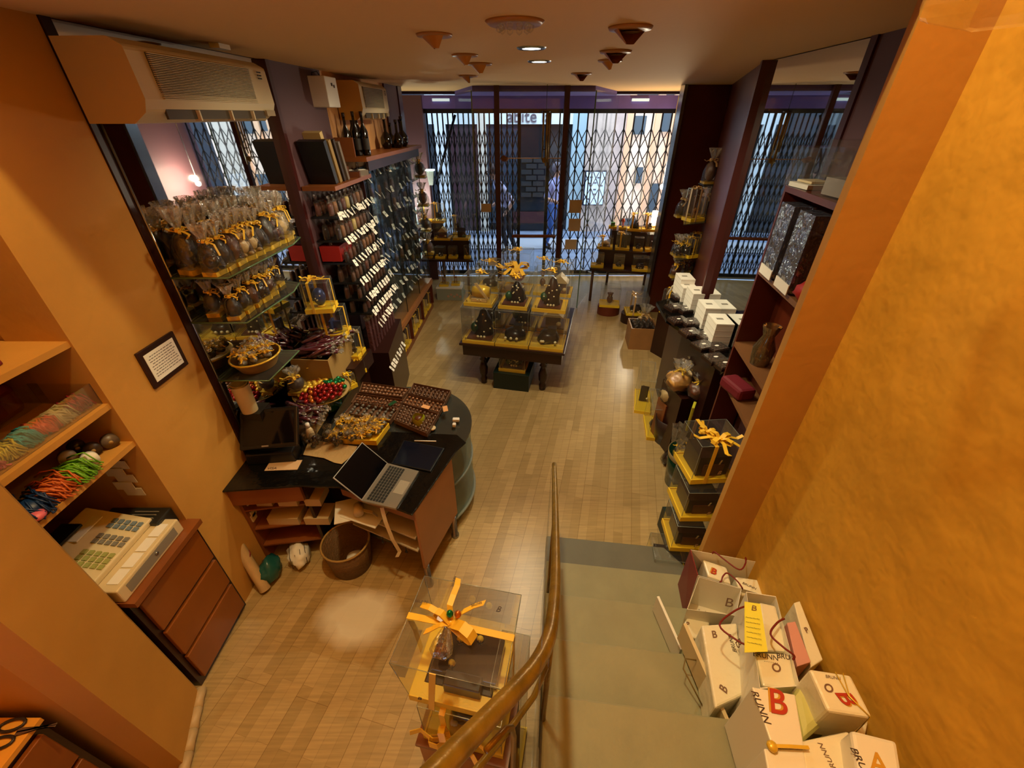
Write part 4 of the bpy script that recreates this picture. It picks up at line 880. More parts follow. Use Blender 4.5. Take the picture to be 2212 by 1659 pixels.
def filled(label, px, z, nx, ny, m, short, s=(.017, .017, .011), base=TT, lid=False, tm=None):
    t, pts = tray(label, px, z, .035, tm or mat('brown praline tray', '#6c4c36', .4), base=base); f = pral(m, s)
    fillquad(pts, nx, ny, lambda x, y, i, j: f('%s in the %s' % (('small chocolate' if m is not CHOCB else 'smooth grey oval egg'), short), 'chocolates in the %s' % short, x, y, base+.014+s[2]), .15, .04)
    if lid:
        c = sum((Vector((p.x, p.y, 0)) for p in pts), Vector())/4; b = MB(); z0 = base+.042
        v = [(p.x, p.y, z0) for p in pts]; b.hull8(v, [(q[0], q[1], z0+.001) for q in v], ACR); b.build('cellophane_cover', t)
    return t
filled('tray of smooth grey oval eggs beside the raffia tray', [(765, 866), (744, 890), (842, 908), (862, 880)], .89, 7, 4, CHOCB, 'oval egg tray', (.017, .012, .012))
filled('long clear pack of brown pralines at the back left of the round counter', [(783, 824), (775, 845), (868, 856), (885, 838)], .89, 12, 3, mat('praline brown', '#7a5034', .25, spec=.8), 'back left praline pack')
filled('long clear pack of dark sticks in front of the back left pack', [(770, 848), (758, 868), (862, 885), (872, 862)], .89, 14, 3, mat('praline brown', '#7a5034'), 'second praline pack', (.02, .007, .01))
filled('clear pack of dark chocolates at the far right of the round counter', [(893, 826), (882, 848), (962, 866), (974, 842)], .89, 9, 3, mat('praline dark brown', '#54382a', .25, spec=.8), 'far right pack', (.014, .012, .012))
filled('clear pack of caramel topped squares on the right of the round counter', [(880, 850), (868, 868), (948, 890), (962, 868)], .89, 9, 3, mat('caramel topped brown', '#8a5a38', .25, spec=.8), 'caramel square pack', (.014, .012, .01))
filled('wide clear pack of small round chocolates near the laptop side', [(868, 868), (850, 905), (922, 935), (948, 892)], .89, 10, 6, mat('hazelnut brown', '#6e5240', .25, spec=.8), 'wide round chocolate pack', (.012, .012, .011))
t, pts = tray('shallow tray heaped with orange raffia bows above the laptop', [(738, 896), (706, 945), (812, 950), (840, 912)], .9, .04, YEL)
for k in range(44):
    a, b = random.uniform(.08, .92), random.uniform(.05, .95); p = (pts[0]*(1-a)+pts[1]*a)*(1-b)+(pts[3]*(1-a)+pts[2]*a)*b; sachet((p.x, p.y, TT+.012+random.uniform(0, .02)), k, 'small gold wrapped sweet with raffia bow heaped in the shallow yellow tray', 'raffia tied sweets', ORF)
p = P(905, 912, .77); t = thing('small_yellow_bag', 'small lime yellow bag of sweets between tray and tablet', 'bag', (p.x, p.y, TT)); MB().lathe([(.035, 0), (.045, .05), (.04, .07)], mat('lime yellow foil', '#b8b820', .35), n=9, wob=.3, cap=False).build('bag', t); MB().ball((0, 0, .05), .03, CHOCM, (1, 1, .7)).build('sweets', t)
for k, (u, v, l, m_) in enumerate([(920, 770+110, 'salmon paper slip clipped at the edge of the round counter', PALEOR), (962, 884, 'second salmon paper slip hanging over the round counter edge', PALEOR), (848, 872, 'green label strip lying on the praline packs', GREENE)]):
    p = P(u, v, .795); o = MB().box((0, 0, 0), (.06, .035, .002), m_).build('paper_slip', None, (p.x, p.y, .8)); o.rotation_euler = (.1, .1, -.3-k); tag(o, l, 'paper')
# ================================================================ DESK
dk = thing('cash_desk', 'orange brown desk under a glossy black plastic sheet with cluttered lower shelves', 'desk')
DZ = .75
def pz(lst, z): return [(P(u, v, z).x, P(u, v, z).y) for u, v in lst]
TOP = pz([(442, 1064), (508, 962)], DZ)+[(-1.645, 1.985), (-1.3, 1.985), (-1.24, 2.12), (-1.1, 2.25), (-.7, 2.22), (-.38, 2.2), (-.31, 2.12)]+pz([(985, 975), (890, 1112), (730, 1052), (640, 1050)], DZ)
MB().prism(TOP, .738, DZ, BLKBAG).build('top', dk, bevel=.004)
lf = pz([(442, 1064), (640, 1050), (730, 1052), (890, 1112), (975, 985)], DZ)
MB().prism([(lf[0][0]+.02, lf[0][1]+.02), (lf[1][0], lf[1][1]+.02), (lf[1][0], lf[1][1]+.04), (lf[0][0]+.02, lf[0][1]+.04)], .6, .733, CABW).build('apron', dk)
MB().prism([(lf[2][0], lf[2][1]+.02), (lf[3][0], lf[3][1]+.03), (lf[3][0], lf[3][1]+.05), (lf[2][0], lf[2][1]+.04)], .66, .733, CABW).build('apron', dk)
e0, e1 = Vector(lf[3]), Vector(lf[4]); n_ = (e1-e0).normalized(); s_ = Vector((-n_.y, n_.x))*.018
g0, g1 = e0+n_*.03-s_*0, e1
MB().prism([g0, g1, g1+s_, g0+s_], .2, .733, CABL).build('end_panel', dk)
for q in (g0+n_*.02+s_*.5, g1-n_*.05+s_*.5): MB().lathe([(.028, 0), (.028, .02), (.02, .025), (.02, .2)], STEEL, (q.x, q.y, 0), 16).build('foot', dk)
for z, dep in ((.5, .22), (.38, .18)):
    a, b = Vector(lf[2]), Vector(lf[3]); MB().prism([a+Vector((0, .03)), b+Vector((-.02, .03)), b+Vector((0.04, .03+dep)), a+Vector((.05, .03+dep))], z-.012, z, mat('worn white shelf', '#b8a88c', .6)).build('shelf', dk)
MB().prism([(lf[1][0]-.01, lf[1][1]+.05), (lf[1][0]+.01, lf[1][1]+.05), (lf[1][0]+.01, lf[1][1]+.4), (lf[1][0]-.01, lf[1][1]+.4)], .02, .733, DBROWN).build('inner_panel', dk)
MB().prism([(lf[0][0]+.1, lf[0][1]+.36), (-.75, lf[0][1]+.3), (-.75, lf[0][1]+.32), (lf[0][0]+.1, lf[0][1]+.38)], .02, .733, DBROWN).build('back_panel', dk)
for z in (.52, .34, .17): MB().prism([(lf[0][0]+.12, lf[0][1]+.06), (lf[1][0]-.01, lf[1][1]+.07), (lf[1][0]-.01, lf[1][1]+.33), (lf[0][0]+.12, lf[0][1]+.34)], z-.012, z, CABW).build('shelf', dk)
MB().prism([(lf[0][0]+.1, lf[0][1]+.06), (lf[0][0]+.12, lf[0][1]+.06), (lf[0][0]+.12, lf[0][1]+.36), (lf[0][0]+.1, lf[0][1]+.36)], .02, .733, CABW).build('inner_panel', dk)
def flat(name, label, cat, px, z, th, m, group=None):
    pts = pz(px, z); c = (sum(p[0] for p in pts)/len(pts), sum(p[1] for p in pts)/len(pts))
    o = MB().prism([(p[0]-c[0], p[1]-c[1]) for p in pts], 0, th, m).build(name, None, (c[0], c[1], z)); return tag(o, label, cat, group)
t = thing('laptop', 'open silver laptop with black screen and keyboard on the black desk', 'laptop')
lb = pz([(838, 1001), (782, 1082), (855, 1099), (905, 1018)], DZ+.012); A_, B_, C_, D_ = [Vector(q) for q in lb]
MB().prism(lb, DZ+.001, DZ+.014, ALU).build('base', t)
def q2(a, b): p = A_*(1-a)*(1-b)+B_*a*(1-b)+C_*a*b+D_*(1-a)*b; return (p.x, p.y)
k_ = MB()
for r in range(6):
    for c in range(13): a = .05+.07*c; b = .1+.085*r; k_.prism([q2(a, b), q2(a+.06, b), q2(a+.06, b+.07), q2(a, b+.07)], DZ+.014, DZ+.0155, KEY)
k_.build('keyboard', t)['kind'] = 'stuff'
MB().prism([q2(.33, .66), q2(.67, .66), q2(.67, .95), q2(.33, .95)], DZ+.014, DZ+.0146, mat('trackpad grey', '#958d80', .35)).build('trackpad', t)
u3 = Vector(((A_-D_).x, (A_-D_).y, 0)).normalized(); h3 = u3*.16+Vector((0, 0, .13)); A3, B3 = Vector((A_.x, A_.y, DZ+.014)), Vector((B_.x, B_.y, DZ+.014)); nn = h3.cross(B3-A3).normalized()*.005
if nn.z < 0: nn = -nn
MB().hull8([A3, B3, B3+h3, A3+h3], [A3-nn, B3-nn, B3+h3-nn, A3+h3-nn], ALU).build('screen_lid', t)
i1 = (B3-A3)*.02+h3*.03; MB().hull8([A3+i1+nn*.01, B3-(B3-A3)*.02+h3*.03+nn*.01, B3-(B3-A3)*.02+h3*.98+nn*.01, A3+(B3-A3)*.02+h3*.98+nn*.01], [q+nn*.3 for q in (A3+i1, B3-(B3-A3)*.02+h3*.03, B3-(B3-A3)*.02+h3*.98, A3+(B3-A3)*.02+h3*.98)], SCREEN).build('display', t)
t = thing('tablet', 'dark blue tablet lying flat beside the laptop', 'tablet'); tb = pz([(872, 950), (845, 1001), (930, 1018), (960, 968)], DZ+.01)
MB().prism(tb, DZ+.001, DZ+.01, BLACK).build('case', t, bevel=.002)
cT = [sum(p[i] for p in tb)/4 for i in (0, 1)]; MB().prism([(cT[0]+(p[0]-cT[0])*.93, cT[1]+(p[1]-cT[1])*.93) for p in tb], DZ+.01, DZ+.0108, BLUESC).build('display', t)
a, b = P(895, 951, DZ+.01), P(942, 952, DZ+.01); tag(MB().cyl((0, 0, 0), b-a, .0045, WHITE, 10).build('stylus', None, (a.x, a.y, DZ+.005)), 'white stylus lying above the tablet', 'pen')
t = thing('monitor', 'black touch monitor tilted back at the left of the desk', 'monitor', (P(585, 930, .95).x, P(585, 930, .95).y, DZ), R(8))
MB().box((0, .02, .015), (.2, .16, .03), BLACK).box((0, .05, .1), (.07, .04, .16), BLACK).build('stand', t)
o = MB().box((0, 0, 0), (.34, .03, .25), BLACK).build('screen_housing', t, bevel=.008); o.location = (0, .0, .22); o.rotation_euler = (R(-42), 0, 0)
o2 = MB().box((0, -.017, .0), (.3, .002, .2), SCREEN).box((-.02, -.0185, -.11), (.04, .001, .008), ALU).build('display', o)
t = thing('receipt_printer', 'low black printer box in front of the monitor', 'printer', (P(590, 975, .8).x, P(590, 975, .8).y, DZ), R(6)); MB().box((0, 0, .04), (.3, .12, .08), BLACK, taper=.94).build('casing', t, bevel=.008); MB().box((0, -.02, .082), (.12, .008, .003), KEY).build('slot', t)
p = P(668, 930, .84); t = thing('plastic_bottle', 'small white plastic bottle standing right of the monitor', 'bottle', (p.x, p.y, DZ)); MB().lathe([(.024, 0), (.026, .01), (.024, .09), (.012, .12)], CREAM, n=18).build('body', t); MB().lathe([(.014, .118), (.013, .15)], WHITE, n=14).build('cap', t)
o = flat('paper_sheet', 'creased kraft sheet lying between bottle and laptop', 'paper', [(668, 950), (655, 983), (700, 990), (722, 1000), (738, 1003), (760, 985), (772, 965), (720, 958)], DZ+.004, .003, mat('kraft film', '#b0905e', .25, bump=.4))
t = thing('opening_hours_card', 'torn beige card in plastic lettered VISA on the left desk', 'card', (P(613, 1006, DZ).x, P(613, 1006, DZ).y, DZ+.002), R(3)); MB().box((0, 0, .001), (.2, .085, .002), mat('beige card', '#c4a078', .5)).build('card', t); text('VISA', .03, INK, t, (-.06, -.025, .0025))
for k, (u, v, l) in enumerate([(985, 905, 'white earphone case on the black counter edge'), (981, 916, 'tiny white adapter below the earphone case')]):
    p = P(u, v, .77); tag(MB().box((0, 0, .012), (.05-.025*k, .03, .024), WHITE).build('small_case', None, (p.x, p.y, TT), bevel=.006), l, 'case')
p = P(934, 926, .75); tag(MB().lathe([(0, 0), (.024, 0), (.025, .008), (.018, .01), (0, .006)], CREAM, n=22).build('round_dish', None, (p.x, p.y, TT)), 'little pale round dish beside the small round chocolates', 'dish')
# things on and under the desk shelves
for k, (x, z, w_, l) in enumerate([(.05, .52, .1, 'left paper box on the upper shelf under the desk'), (.2, .52, .12, 'middle paper box on the upper shelf under the desk'), (.36, .52, .1, 'right paper box on the upper shelf under the desk'), (.12, .34, .2, 'wide wrapped packet on the middle shelf under the desk'), (.34, .34, .16, 'pale carton on the middle shelf under the desk')]):
    tag(MB().box((0, 0, .03), (w_, .13, .06), mat('pale carton', '#c8ad80', .6)).build('paper_box', None, (lf[0][0]+.18+x, lf[0][1]+.16, z)), l, 'box')
a, b = Vector(lf[2]), Vector(lf[3])
for k, (f, l, rz) in enumerate([(.05, 'cream envelope sticking out at the left of the desk shelf', .3), (.2, 'long white folder jutting over the waste basket', -.35)]):
    q = a*(1-f)+b*f; tag(MB().box((0, 0, .003), (.26, .18, .006), WHITE).build('envelope', None, (q.x+.02, q.y+.06, .501+.007*k), rz), l, 'envelope')
q = a*.82+b*.18; t = thing('paper_tape_roll', 'printed paper roll with unrolled end under the desk top', 'roll', (q.x, q.y+.03, .52), .3)
MB().lathe([(.03, -.035), (.03, .035)], CREAM, n=20, M=Matrix.Translation((0, 0, .04)) @ Matrix.Rotation(R(90), 4, 'X')).build('roll', t)
MB().strip([(.02, -.02, .05), (.08, -.04, .03), (.13, -.06, -.05), (.15, -.06, -.1)], .02, (0, 1, .2), CREAM).build('loose_end', t)
q = a*.4+b*.6; o = MB().strip([(0, 0, 0), (.01, -.02, -.1), (.03, -.03, -.25), (.05, -.02, -.38), (.03, -.03, -.42)], .022, (1, .1, 0), CREAM).build('paper_strip', None, (q.x, q.y-.005, .72)); tag(o, 'long cream paper strip dangling from the front edge of the desk', 'strip')
for k in range(3):
    q = a*(.55-.17*k)+b*(.45+.17*k); tag(MB().tube([(0, 0, 0), (0, -.01, -.02), (.008, -.015, -.035), (0, -.012, -.045), (-.006, -.012, -.035), (0, -.01, -.02)], .003, BLACK, 6).build('hook', None, (q.x, q.y+.025, .372)), 'small dark hook under the lower desk shelf, %s from the left' % ORD[k], 'hook')
p = P(757, 1212, .05); t = thing('waste_basket', 'round woven waste basket under the desk', 'basket', (p.x, p.y+.02, 0)); MB().lathe([(0, .002), (.13, .002), (.155, .24), (.147, .24), (.122, .01), (0, .01)], mat('woven brown', '#6a4a24', .6, bump=.6, bscale=60), n=32).build('bowl', t)
MB().tube([(.152*math.cos(i*math.pi/14), .152*math.sin(i*math.pi/14), .24) for i in range(29)], .007, mat('rope rim', '#a8864a', .7), 6).build('rim', t); tag(MB().ball((0, 0, 0), .06, WHITE, (1, 1, .5), .3).build('crumpled_paper', None, (p.x+.02, p.y+.03, .045)), 'crumpled white paper in the waste basket', 'paper')
p = P(648, 1200, .05); t = thing('crumpled_bag', 'crumpled white paper bag with brown stripes on the floor beside the basket', 'bag', (p.x, p.y, .0), .5); MB().ball((0, 0, .07), 1, WHITE, (.07, .1, .07), .35, 3, 3).build('bag', t)
b_ = MB()
for k in range(4): b_.tube([(-.05+.03*k, -.09, .05), (-.05+.032*k, -.05, .125), (-.045+.03*k, .04, .13)], .002, INK, 5)
b_.build('stripes', t)
p = P(583, 1240, .06); tag(MB().ball((0, 0, .085), 1, TEAL, (.06, .09, .085), .3, 5, 3).build('plastic_bag', None, (p.x, p.y+.02, 0)), 'crumpled teal plastic bag on the floor by the bamboo pipe', 'bag')
b_ = MB(); a, b = P(487, 1150, .42)+Vector((.012, .015, 0)), P(567, 1278, .02)+Vector((.012, .015, 0)); d = b-a
b_.lathe([(.033, 0), (.033, d.length)], BAMBOO, n=20, cap=False, M=Matrix.Translation(a) @ d.to_track_quat('Z', 'Y').to_matrix().to_4x4()); b_.lathe([(.025, .001), (.025, d.length)], BLACK, n=20, M=Matrix.Translation(a) @ d.to_track_quat('Z', 'Y').to_matrix().to_4x4())
t = thing('bamboo_pipe', 'cream tube bound with red string leaning against the pillar foot', 'pipe'); b_.build('tube', t)
for f in (.42, .78): q = a+d*f; MB().tube([q+Vector((.036*math.cos(i*math.pi/6), .03*math.sin(i*math.pi/6), .02*math.sin(i*math.pi/6))) for i in range(13)], .004, CORD, 6).build('string_binding', t)
pts = [P(u, v, z) for u, v, z in ((440, 1075, .72), (450, 1100, .6), (480, 1120, .5), (505, 1145, .38), (520, 1165, .28), (530, 1190, .2))]; tag(MB().tube(pts, .004, BLACK, 6).build('power_cable', None), 'black cable hanging from the desk corner down the pillar', 'cable')
for k, (u, v, z) in enumerate([(470, 1095, .55), (485, 1120, .45), (505, 1130, .42)]):
    p = P(u, v, z); tag(MB().box((0, 0, 0), (.03, .045, .05), CREAM).build('wall_socket', None, (-1.683, p.y+.05, z)), 'cream wall socket under the desk corner, %s from the top' % ORD[k], 'socket')
# plaque on the pillar
t = thing('framed_notice', 'dark framed notice with handwritten lines on the orange pillar', 'picture', (-1.699, 1.745, 1.605), 0)
MB().box((.006, 0, 0), (.012, .24, .19), DBROWN).build('frame', t, bevel=.003); MB().box((.0125, 0, 0), (.002, .19, .14), WHITE).build('paper', t)
b = MB(); rr_ = random.Random(4)
for k in range(9):
    y = -.08+.01*(k % 3 == 0)
    while y < .07: w_ = rr_.uniform(.008, .02); b.box((.0138, y+w_/2, .052-.0125*k), (.0004, w_, .0028), INK); y += w_+.004
b.build('handwriting', t)['kind'] = 'stuff'
# ================================================================ LEFT NICHE WITH SHELVES AND CASH REGISTER
def drawers(label, y0, y1, xf=-1.665, ztop=.8):
    t = thing('drawer_unit', label, 'drawers'); c = DBROWN
    MB().box((xf-.37, (y0+y1)/2, ztop/2), (.7, y1-y0, ztop-.004), c).build('body', t)
    hs = [(.05, .27), (.295, .51), (.535, .76)]
    for a, b in hs: MB().box((xf-.008, (y0+y1)/2, (a+b)/2), (.022, y1-y0-.05, b-a), DRAW).build('drawer', t, bevel=.004)
    return t
drawers('walnut fronted three drawer unit under the cash register', .985, 1.6-.17)
def niche_shelf(z, l): return tag(MB().box((-2.06, 1.2, z-.0125), (.7, .45, .025), ORANGE).build('niche_shelf'), l, 'shelf')
for z, l in ((1.87, 'top orange shelf in the wall niche'), (1.575, 'middle orange shelf of colourful raffia in the wall niche'), (1.365, 'lowest orange shelf in the wall niche')): niche_shelf(z, l)
tag(MB().box((-2.02, 1.2, .815), (.78, .45, .03), CABW).build('counter_board'), 'wooden board carrying the cash register in the niche', 'board')
RZ = .831
t = thing('cash_register', 'old cream cash register with keypad in the wall niche', 'cash register', (-1.87, 1.17, RZ), R(90))
MB().box((0, 0, .04), (.38, .40, .08), CREAM).build('cash_drawer', t, bevel=.006)
MB().box((0, -.2005, .04), (.3, .002, .05), GREYP).lathe([(.008, 0), (.008, .006)], STEEL, M=Matrix.Translation((.02, -.2, .045)) @ Matrix.Rotation(R(90), 4, 'X'), n=12).build('drawer_front', t)
MB().hull8([(-.17, -.1, .081), (.17, -.1, .081), (.17, .18, .081), (-.17, .18, .081)], [(-.17, -.1, .11), (.17, -.1, .11), (.17, .18, .19), (-.17, .18, .19)], CREAM).build('housing', t, bevel=.006)
def ks(x, y): return (x, y, .11+(y+.1)/.28*.08+.003)
kb = MB()
for i in range(9):
    for j in range(5):
        if i in (3, 6): continue
        x = -.1+.028*i; y = -.08+.026*j; kb.box(ks(x, y), (.022, .02, .008), (mat('key yellow green', '#a8a860', .5), GREYP, mat('key blue grey', '#7a8890', .5))[(i//3) % 3])
kb.build('keypad', t)['kind'] = 'stuff'
MB().box(ks(.06, .1), (.14, .05, .006), WHITE).box(ks(-.1, .11), (.09, .05, .006), GREYP).box(ks(-.1, .11), (.06, .008, .012), INK).build('receipt_window', t)
MB().box((-.02, .14, .2), (.16, .09, .012), BLACK).build('display', t)
for k in range(4): MB().box((-.12+.08*k, -.155, .082), (.072, .05, .002), WHITE).build('note_slip', t)
t = thing('black_case', 'black document case lying behind the register', 'case', (-1.88, 1.365, RZ+.0), R(90)); MB().box((0, 0, .05), (.1, .3, .1), mat('charcoal plastic', '#23231f', .4)).build('body', t, bevel=.006)
for k in range(3): MB().box((-.02+.02*k, -.05, .102), (.004, .12, .004), GREYP).build('rib', t)
tag(MB().box((-2.2, 1.12, RZ+.11), (.12, .2, .22), SCREEN).build('black_box', None), 'black upright box at the back of the niche', 'box')
t = thing('hanging_receipts', 'strip of overlapping white slips pinned in the niche corner', 'papers', (-1.86, 1.41, 1.2))
for k in range(7): MB().box((.02*random.uniform(-1, 1), -.004*(k % 2), .12-.045*k), (.09, .003, .05), mat('creased white slip', '#cdbb98', .6)).build('slip', t)
# things on the shelves
t = thing('red_bag', 'dark red carrier bag on the top niche shelf', 'bag', (-1.82, 1.12, 1.871), .3); MB().box((0, 0, .13), (.16, .22, .26), WINE, taper=.95).build('body', t, bevel=.004); MB().box((.081, .0, .12), (.001, .05, .03), WHITE).build('logo_patch', t)
t = thing('red_cloth', 'folded dark red cloth at the back of the raffia shelf', 'cloth', (-2.08, 1.18, 1.576), .1); MB().box((0, 0, .07), (.2, .4, .14), WINE).build('folded_cloth', t, bevel=.03)
RAF = {}
def raffia(label, c, m, sz=.07, loc_group=None):
    t = thing('raffia_bundle', label, 'raffia', c, random.uniform(-.3, .3)); b = MB()
    for k in range(60):
        a = random.uniform(-1, 1); y = random.uniform(-.6, .6)*sz; z = random.uniform(.1, .8)*sz; x = random.uniform(-.3, .3)*sz
        b.tube([(x-sz*.6, y, z), (x-sz*.2, y+random.uniform(-.2, .2)*sz, z+random.uniform(0, .3)*sz), (x+sz*.3, y+random.uniform(-.2, .2)*sz, z+random.uniform(-.1, .3)*sz), (x+sz*.75, y+random.uniform(-.3, .3)*sz, z*.4)], .0035, m, 4)
    b.ball((0, 0, sz*.4), sz*.55, m, (1.1, 1.1, .7), .3); b.build('strands', t)['kind'] = 'stuff'; return t
def acr_bin(label, y0, y1, z, h=.1):
    t = thing('acrylic_bin', label, 'bin'); b = MB(); x0, x1 = -1.99, -1.735
    for a in ((x1, y0, x1, y1), (x0, y0, x0, y1), (x0, y0, x1, y0), (x0, y1, x1, y1)): b.box(((a[0]+a[2])/2, (a[1]+a[3])/2, z+h/2), (max(.004, abs(a[2]-a[0])), max(.004, abs(a[3]-a[1])), h), ACR)
    b.build('clear_walls', t); return t
acr_bin('long clear bin holding coloured raffia on the middle niche shelf', .985, 1.42, 1.576)
for y, c, n in ((1.02, '#d8687a', 'pink'), (1.09, '#c8b030', 'yellow'), (1.165, '#2a98a0', 'turquoise'), (1.235, '#d8441c', 'orange red'), (1.3, '#c8b088', 'cream'), (1.375, '#a01428', 'crimson')):
    raffia('%s raffia bundle in the clear bin' % n, (-1.80, y, 1.578), mat('raffia '+n, c, .45), .055)
for y, c, n in ((1.02, '#12305c', 'dark blue'), (1.11, '#c8601c', 'orange'), (1.2, '#6ca81c', 'lime green')): raffia('%s raffia bundle on the lowest niche shelf' % n, (-1.77, y, 1.366), mat('raffia '+n, c, .45), .08)
tag(MB().ball((0, 0, .02), .03, mat('raffia pink', '#d8687a'), (1, 1, .6)).build('ribbon_reel', None, (-1.72, .99, 1.366)), 'small pink scrap beside the dark blue raffia', 'ribbon')
for k, (y, x, m_, n) in enumerate([(1.27, -1.76, WHITE, 'white'), (1.33, -1.80, mat('dark reel', '#3a2a20', .4), 'dark brown'), (1.28, -1.86, mat('pearl reel', '#b8a890', .4), 'pearl'), (1.385, -1.77, mat('grey reel', '#6a5a4c', .4), 'grey brown'), (1.345, -1.88, CHOC, 'black')]):
    t = thing('ribbon_spool', '%s ribbon spool on the lowest niche shelf' % n, 'spool', (x, y, 1.398), 0); q = Matrix.Rotation(R(90), 4, 'Y') @ Matrix.Rotation(.6, 4, 'X')
    MB().lathe([(.03, -.015), (.03, .015)], m_, n=18, M=q).build('wound_ribbon', t); MB().lathe([(.008, -.018), (.008, .018)], KRAFT, n=10, M=q).build('core', t)
# near counter with scissors, bottom left
drawers('walnut fronted drawer unit with dark frame in the bottom left corner', -.35, .575, ztop=.79)
tag(MB().box((-2.03, .115, .8), (.72, .93, .02), mat('orange laminate', '#e8a23c', .4)).build('counter_board'), 'orange counter top with scissors in the bottom left corner', 'board')
t = thing('scissors', 'black handled scissors lying on the orange counter top', 'scissors', (P(48, 1578, .82).x, P(48, 1578, .82).y, .812), R(190))
for s in (-1, 1):
    MB().tube([(.03+.03*math.cos(a*math.pi/8)*1.3+.02, s*.025+.018*math.sin(a*math.pi/8), .005) for a in range(17)], .005, mat('dark handle', '#2a2220', .4), 8).build('handle_loop', t)
    MB().prism([(.02, s*.012), (-.1, -s*.006), (-.1, -s*.001), (.02, -s*.002)], .003, .005, STEEL).build('blade', t)
# baseboard tubes along the near pillar
q0, q1 = Vector((-1.655, .955, .04)), Vector((-1.52, .6, .04)); t = bpy.data.objects.new('baseboard_left', None); COL.objects.link(t); struct(t, 'bamboo like baseboard along the near left pillar')
for k in range(4): a, b = q0.lerp(q1, k/4), q0.lerp(q1, (k+.96)/4); MB().lathe([(.026, 0), (.023, (b-a).length*.5), (.026, (b-a).length)], BAMBOO, n=12, M=Matrix.Translation(a) @ (b-a).to_track_quat('Z', 'Y').to_matrix().to_4x4()).build('segment', t)
# ================================================================ CENTRE TABLE
TC = Vector((.115, 4.45)); TA = R(-12.2)
def T(x, y, z=.54): q = Matrix.Rotation(TA, 2) @ Vector((x, y)); return (TC.x+q.x, TC.y+q.y, z)
t = thing('antique_table', 'low dark antique table with turned legs in the middle of the shop', 'table', (TC.x, TC.y, 0), TA)
MB().box((0, 0, .527), (1.14, 1.24, .026), DBROWN).build('table_top', t, bevel=.006); MB().box((0, 0, .45), (1.08, 1.18, .125), DBROWN).build('apron', t)
LEG = [(.035, 0), (.04, .06), (.028, .09), (.045, .13), (.05, .2), (.03, .27), (.022, .3), (.042, .31), (.025, .33), (.04, .36), (.04, .4)]
for x in (-.34, .34):
    for y in (-.5, .5): MB().lathe(LEG, DBROWN, (x, y, 0), 20).build('leg', t)
MB().cyl((-.34, .0, .2), (.34, .0, .2), .018, DBROWN).cyl((-.34, -.5, .2), (-.34, .5, .2), .016, DBROWN).cyl((.34, -.5, .2), (.34, .5, .2), .016, DBROWN).build('stretcher', t)
for k in range(6): MB().lathe([(.01, 0), (.018, .06), (.01, .1), (.016, .16), (.008, .2)], DBROWN, (-.25+.1*k, 0, .2), 10).build('spindle', t)
row = [('tree', None), ('mound', 'top'), ('mound', None)]
pos = ['left', 'middle', 'right']
up = ['barrel', 'tree', 'tree']
for k in range(3):
    gift_box('%s clear gift box in the lower front row on the centre table' % pos[k], T(-.36+.365*k, -.42), TA, .355, .36, .405, row[k][0], row[k][1], 'gift boxes in the lower front row', base=GOLD, seed=30+k, logo=(k == 0))
    gift_box('%s clear gift box on top of the front row on the centre table' % pos[k], T(-.36+.365*k, -.40, .947), TA, (.3, .3, .34)[k], .3, (.31, .3, .38)[k], up[k], 'top', 'gift boxes in the upper front row', base=GOLD, seed=35+k, logo=True)
    gift_box('%s clear gift box in the lower back row on the centre table' % pos[k], T(-.36+.365*k, .02), TA, .34, .34, .4, ('mound', 'tree', 'house')[k], None, 'gift boxes in the lower back row', base=GOLD, seed=40+k)
for k, (x, w, h, kd) in enumerate([(-.38, .26, .3, 'mound'), (-.02, .32, .44, 'ball'), (.22, .2, .36, 'monkey'), (.42, .26, .34, 'house')]):
    gift_box(['left', 'pink ball', 'monkey', 'rooftop'][k]+' clear gift box on top of the back row on the centre table', T(x-(.04 if k == 1 else 0), .04, .942), TA, w if k != 2 else .17, .26, h, kd, 'top', 'gift boxes in the upper back row', base=GOLD, seed=50+k, logo=(k == 1))
t = thing('big_bow', 'large gold ribbon bow in front of the pink ball box', 'bow', T(-.02, -.2, 1.26), TA); b = MB()
for s in range(3): bow(b, (0, 0, .0), .09+.02*s, mat('gold satin', '#d8a83c', .3), 3, s)
b.build('loops', t)
p = P(1108, 870, 0); gb = Vector(T(.0, -.42, 0)); t = thing('green_carton', 'dark green carton on the floor under the centre table', 'box', (gb.x, gb.y, 0), TA); MB().box((0, 0, .1), (.40, .36, .2), GREENB).build('body', t); MB().box((0, 0, .203), (.405, .365, .01), GREENB).build('lid', t)
gift_box('clear gift box with white flowers standing on the green carton under the table', T(.0, -.42, .209), TA, .3, .28, .17, 'tree', None, None, base=GOLD, seed=60, logo=True)
# ================================================================ WINDOW DISPLAYS
def dtable(label, pts, z, legs, m=DBROWN):
    t = thing('display_table', label, 'table'); MB().prism(pts, z-.03, z, m).build('table_top', t)
    for x, y in legs: MB().cyl((x, y, 0), (x, y, z-.03), .022, STEEL if m is not DBROWN else mat('brown grey leg', '#6a4a3a', .4), 12).build('leg', t)
    return t
dtable('dark display table in the right shop window', [(1.24, 6.45), (2.0, 6.25), (2.5, 6.5), (2.5, 7.4), (1.62, 7.4)], .57, [(1.3, 6.55), (2.4, 7.3), (1.72, 7.3)])
t = thing('display_riser', 'stepped dark riser on the right window table', 'riser'); MB().prism([(1.38, 6.68), (2.1, 6.5), (2.45, 6.7), (2.45, 7.35), (1.65, 7.35)], .571, .8, DBROWN).build('lower_step', t); MB().prism([(1.62, 6.98), (2.2, 6.78), (2.44, 6.9), (2.44, 7.33), (1.72, 7.33)], .8, 1.03, DBROWN).build('upper_step', t)
